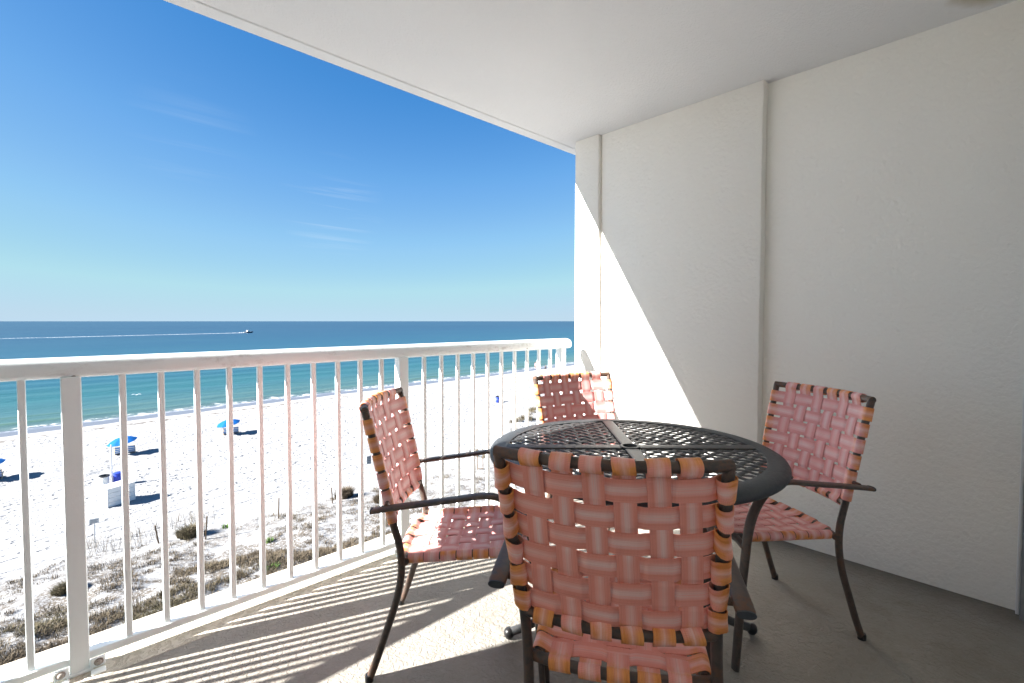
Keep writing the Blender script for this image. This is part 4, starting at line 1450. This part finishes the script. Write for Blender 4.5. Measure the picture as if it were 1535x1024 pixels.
def person(loc, rz, label, pose, cloth):
    root = empty('person', loc, rz); tag(root, label, 'person')
    if pose == 'stand':
        J = [(0, 0, .95), (0, 0, 1.2), (0, 0, 1.42), (0, .01, 1.52), (0, .02, 1.66), (.19, 0, 1.40), (.25, .03, 1.12), (.24, .12, .90), (.24, .15, .82), (-.19, 0, 1.40), (-.26, .02, 1.12), (-.28, .06, .88), (-.28, .08, .80),
             (.10, 0, .90), (.12, .10, .50), (.12, .04, .08), (.12, .17, .03), (-.10, 0, .90), (-.11, -.08, .50), (-.11, -.22, .10), (-.11, -.12, .03)]
    else:   # crouching, bent forward over the sand
        J = [(0, 0, .38), (0, .14, .58), (0, .28, .76), (0, .35, .84), (0, .41, .95), (.18, .28, .74), (.22, .42, .50), (.16, .52, .26), (.15, .56, .18), (-.18, .28, .74), (-.22, .42, .50), (-.15, .50, .25), (-.14, .54, .17),
             (.11, .02, .36), (.18, .38, .48), (.14, .10, .09), (.15, .26, .04), (-.11, .02, .36), (-.18, .38, .46), (-.14, .10, .09), (-.15, .26, .04)]
    Ed = [(0, 1), (1, 2), (2, 3), (3, 4), (2, 5), (5, 6), (6, 7), (7, 8), (2, 9), (9, 10), (10, 11), (11, 12), (0, 13), (13, 14), (14, 15), (15, 16), (0, 17), (17, 18), (18, 19), (19, 20)]
    rad = [.14, .13, .13, .055, .10, .06, .045, .035, .03, .06, .045, .035, .03, .09, .06, .04, .035, .09, .06, .04, .035]
    body = skin_fig('body', J, Ed, rad, MAT['skin'], root)
    h = Vector(J[4])
    g = Geo(); g.lathe([(0, .125), (.05, .115), (.09, .08), (.108, .03), (.10, -.03), (.085, -.07)], 14, tuple(h + Vector((0, -.015, .01)))); g.build('hair', MAT['wood'], root)
    g = Geo(); a, b, c_ = Vector(J[0]), Vector(J[1]), Vector(J[2])
    g.sweep([a - (b - a) * .55, a, b, c_, c_ + (c_ - b) * .15], oval(0.19, 0.145, 16, 2.3), up=(0, 1, .2), scales=[1.06, 1.02, .92, 1.04, .6]); g.build('shirt', MAT[cloth], root)
    return root


person((91.5, 87.2, gz(91.5, 87.2)), R(60), 'distant person standing at the water edge in a pink top', 'stand', 'pink')
person((89.3, 81.8, gz(89.3, 81.8)), R(-70), 'distant person in dark clothes crouching on the sand near the water edge', 'crouch', 'dark')

# ---- gull over the shallows
bd = empty('gull', (9.2, 97.0, Z0 + 0.35), R(-20)); tag(bd, 'grey gull flying low over the green shallows', 'bird')
g = Geo(); g.sweep([(-.02, -.30, .02), (0, -.18, 0), (0, 0, 0), (0, .15, .02), (0, .22, .05), (0, .27, .05), (0, .32, .035)], oval(0.07, 0.06, 10), up=(0, 0, 1), scales=[.35, .7, 1, .75, .6, .45, .12])
g.build('body', MAT['boatwhite'], bd)
for sg in (-1, 1):
    g = Geo(); pts_ = [(sg * .03, 0, .03), (sg * .25, .05, .17), (sg * .45, 0, .16), (sg * .66, -.12, .08)]
    g.sweep(pts_, oval(0.09, 0.012, 8), up=(0, 0, 1), scales=[1, .85, .6, .12]); g.build('wing', MAT['bird'], bd)

# ---- motor boat and wake
bt = empty('motor_boat', (151, 569, SEA + 0.05), math.atan2(71, 179.6)); tag(bt, 'dark-hulled motor boat with a white cabin speeding right across the sea', 'boat')
# local +x is forward
vs = []; fs = []
secs = [(-4.4, 1.35, .25, 1.05), (-2, 1.45, .15, 1.05), (1, 1.40, .05, 1.15), (3, 1.0, .10, 1.4), (4.3, .45, .55, 1.65), (4.9, .04, 1.35, 1.8)]
for x, w_, zk, zd in secs:
    vs += [(x, -w_, zd), (x, -w_ * .85, zk + .3), (x, 0, zk - .2), (x, w_ * .85, zk + .3), (x, w_, zd)]
for i in range(len(secs) - 1):
    for k in range(4):
        a = i * 5 + k; fs.append((a, a + 1, a + 6, a + 5))
    fs.append((i * 5 + 4, i * 5, i * 5 + 5, i * 5 + 9))
fs.append((0, 4, 3, 2, 1))
g = Geo(); g.add(vs, fs); g.build('hull', MAT['hull'], bt)
g = Geo(); g.box(-4.2, 3.6, -1.0, 1.0, 1.16, 1.32, bev=.05); g.build('deck', MAT['boatwhite'], bt)
g = Geo(); g.box(-2.4, 0.2, -0.85, 0.85, 1.33, 2.3, bev=.15); cb = g.build('cabin', MAT['boatwhite'], bt)
g = Geo(); g.box(-2.9, 0.5, -1.0, 1.0, 2.75, 2.87, bev=.04)
for x in (-2.7, .2):
    for y in (-.85, .85): g.box(x - .04, x + .04, y - .04, y + .04, 2.301, 2.7495)
g.build('hardtop', MAT['boatwhite'], bt)
g = Geo(); g.box(-0.0, 0.25, -0.75, 0.75, 1.75, 2.2, bev=.03); g.build('windscreen', MAT['glass'], cb)
g = Geo(); g.box(-4.85, -4.42, -0.3, 0.3, 0.4, 1.55, bev=.08); g.build('outboard_motor', MAT['hull'], bt)
# the wake: a ragged ridge of foam trailing away behind
A = Vector((151, 569, 0)); Bp = Vector((-60, 485.6, 0)); dv = (Bp - A)
ln = dv.length; dv.normalize(); sv = Vector((-dv.y, dv.x, 0))
vs = []; fs = []; nn_ = 420
rw_ = np.random.RandomState(3)
for i in range(nn_ + 1):
    t = i / nn_; p = A + dv * (4 + t * ln)
    f = min(1, t * 25)
    w_ = (1.6 + 3.2 * t) * (0.75 + 0.5 * rw_.rand()); hgt = (0.9 * math.exp(-t * 30) + 0.30 * (1 - 0.45 * t)) * (0.45 + 0.75 * rw_.rand())
    wv_ = 1.2 * math.sin(t * 30) * t
    for k in (-1, -.5, 0, .5, 1):
        q = p + sv * (k * w_ + wv_)
        vs.append((q.x, q.y, SEA - 0.1 + (hgt + .1) * (1 - k * k) * (0.8 + .3 * rw_.rand())))
for i in range(nn_):
    for k in range(4):
        a = i * 5 + k; fs.append((a, a + 5, a + 6, a + 1))
g = Geo(); g.add(vs, fs)
M = Mat('foam', 0.9, 0.1); M.out((0.36, 0.38, 0.40)); MAT['foam'] = M.m
tag(g.build('boat_wake', MAT['foam'], None), 'long white wake trailing left behind the motor boat', 'wake', kind='stuff')
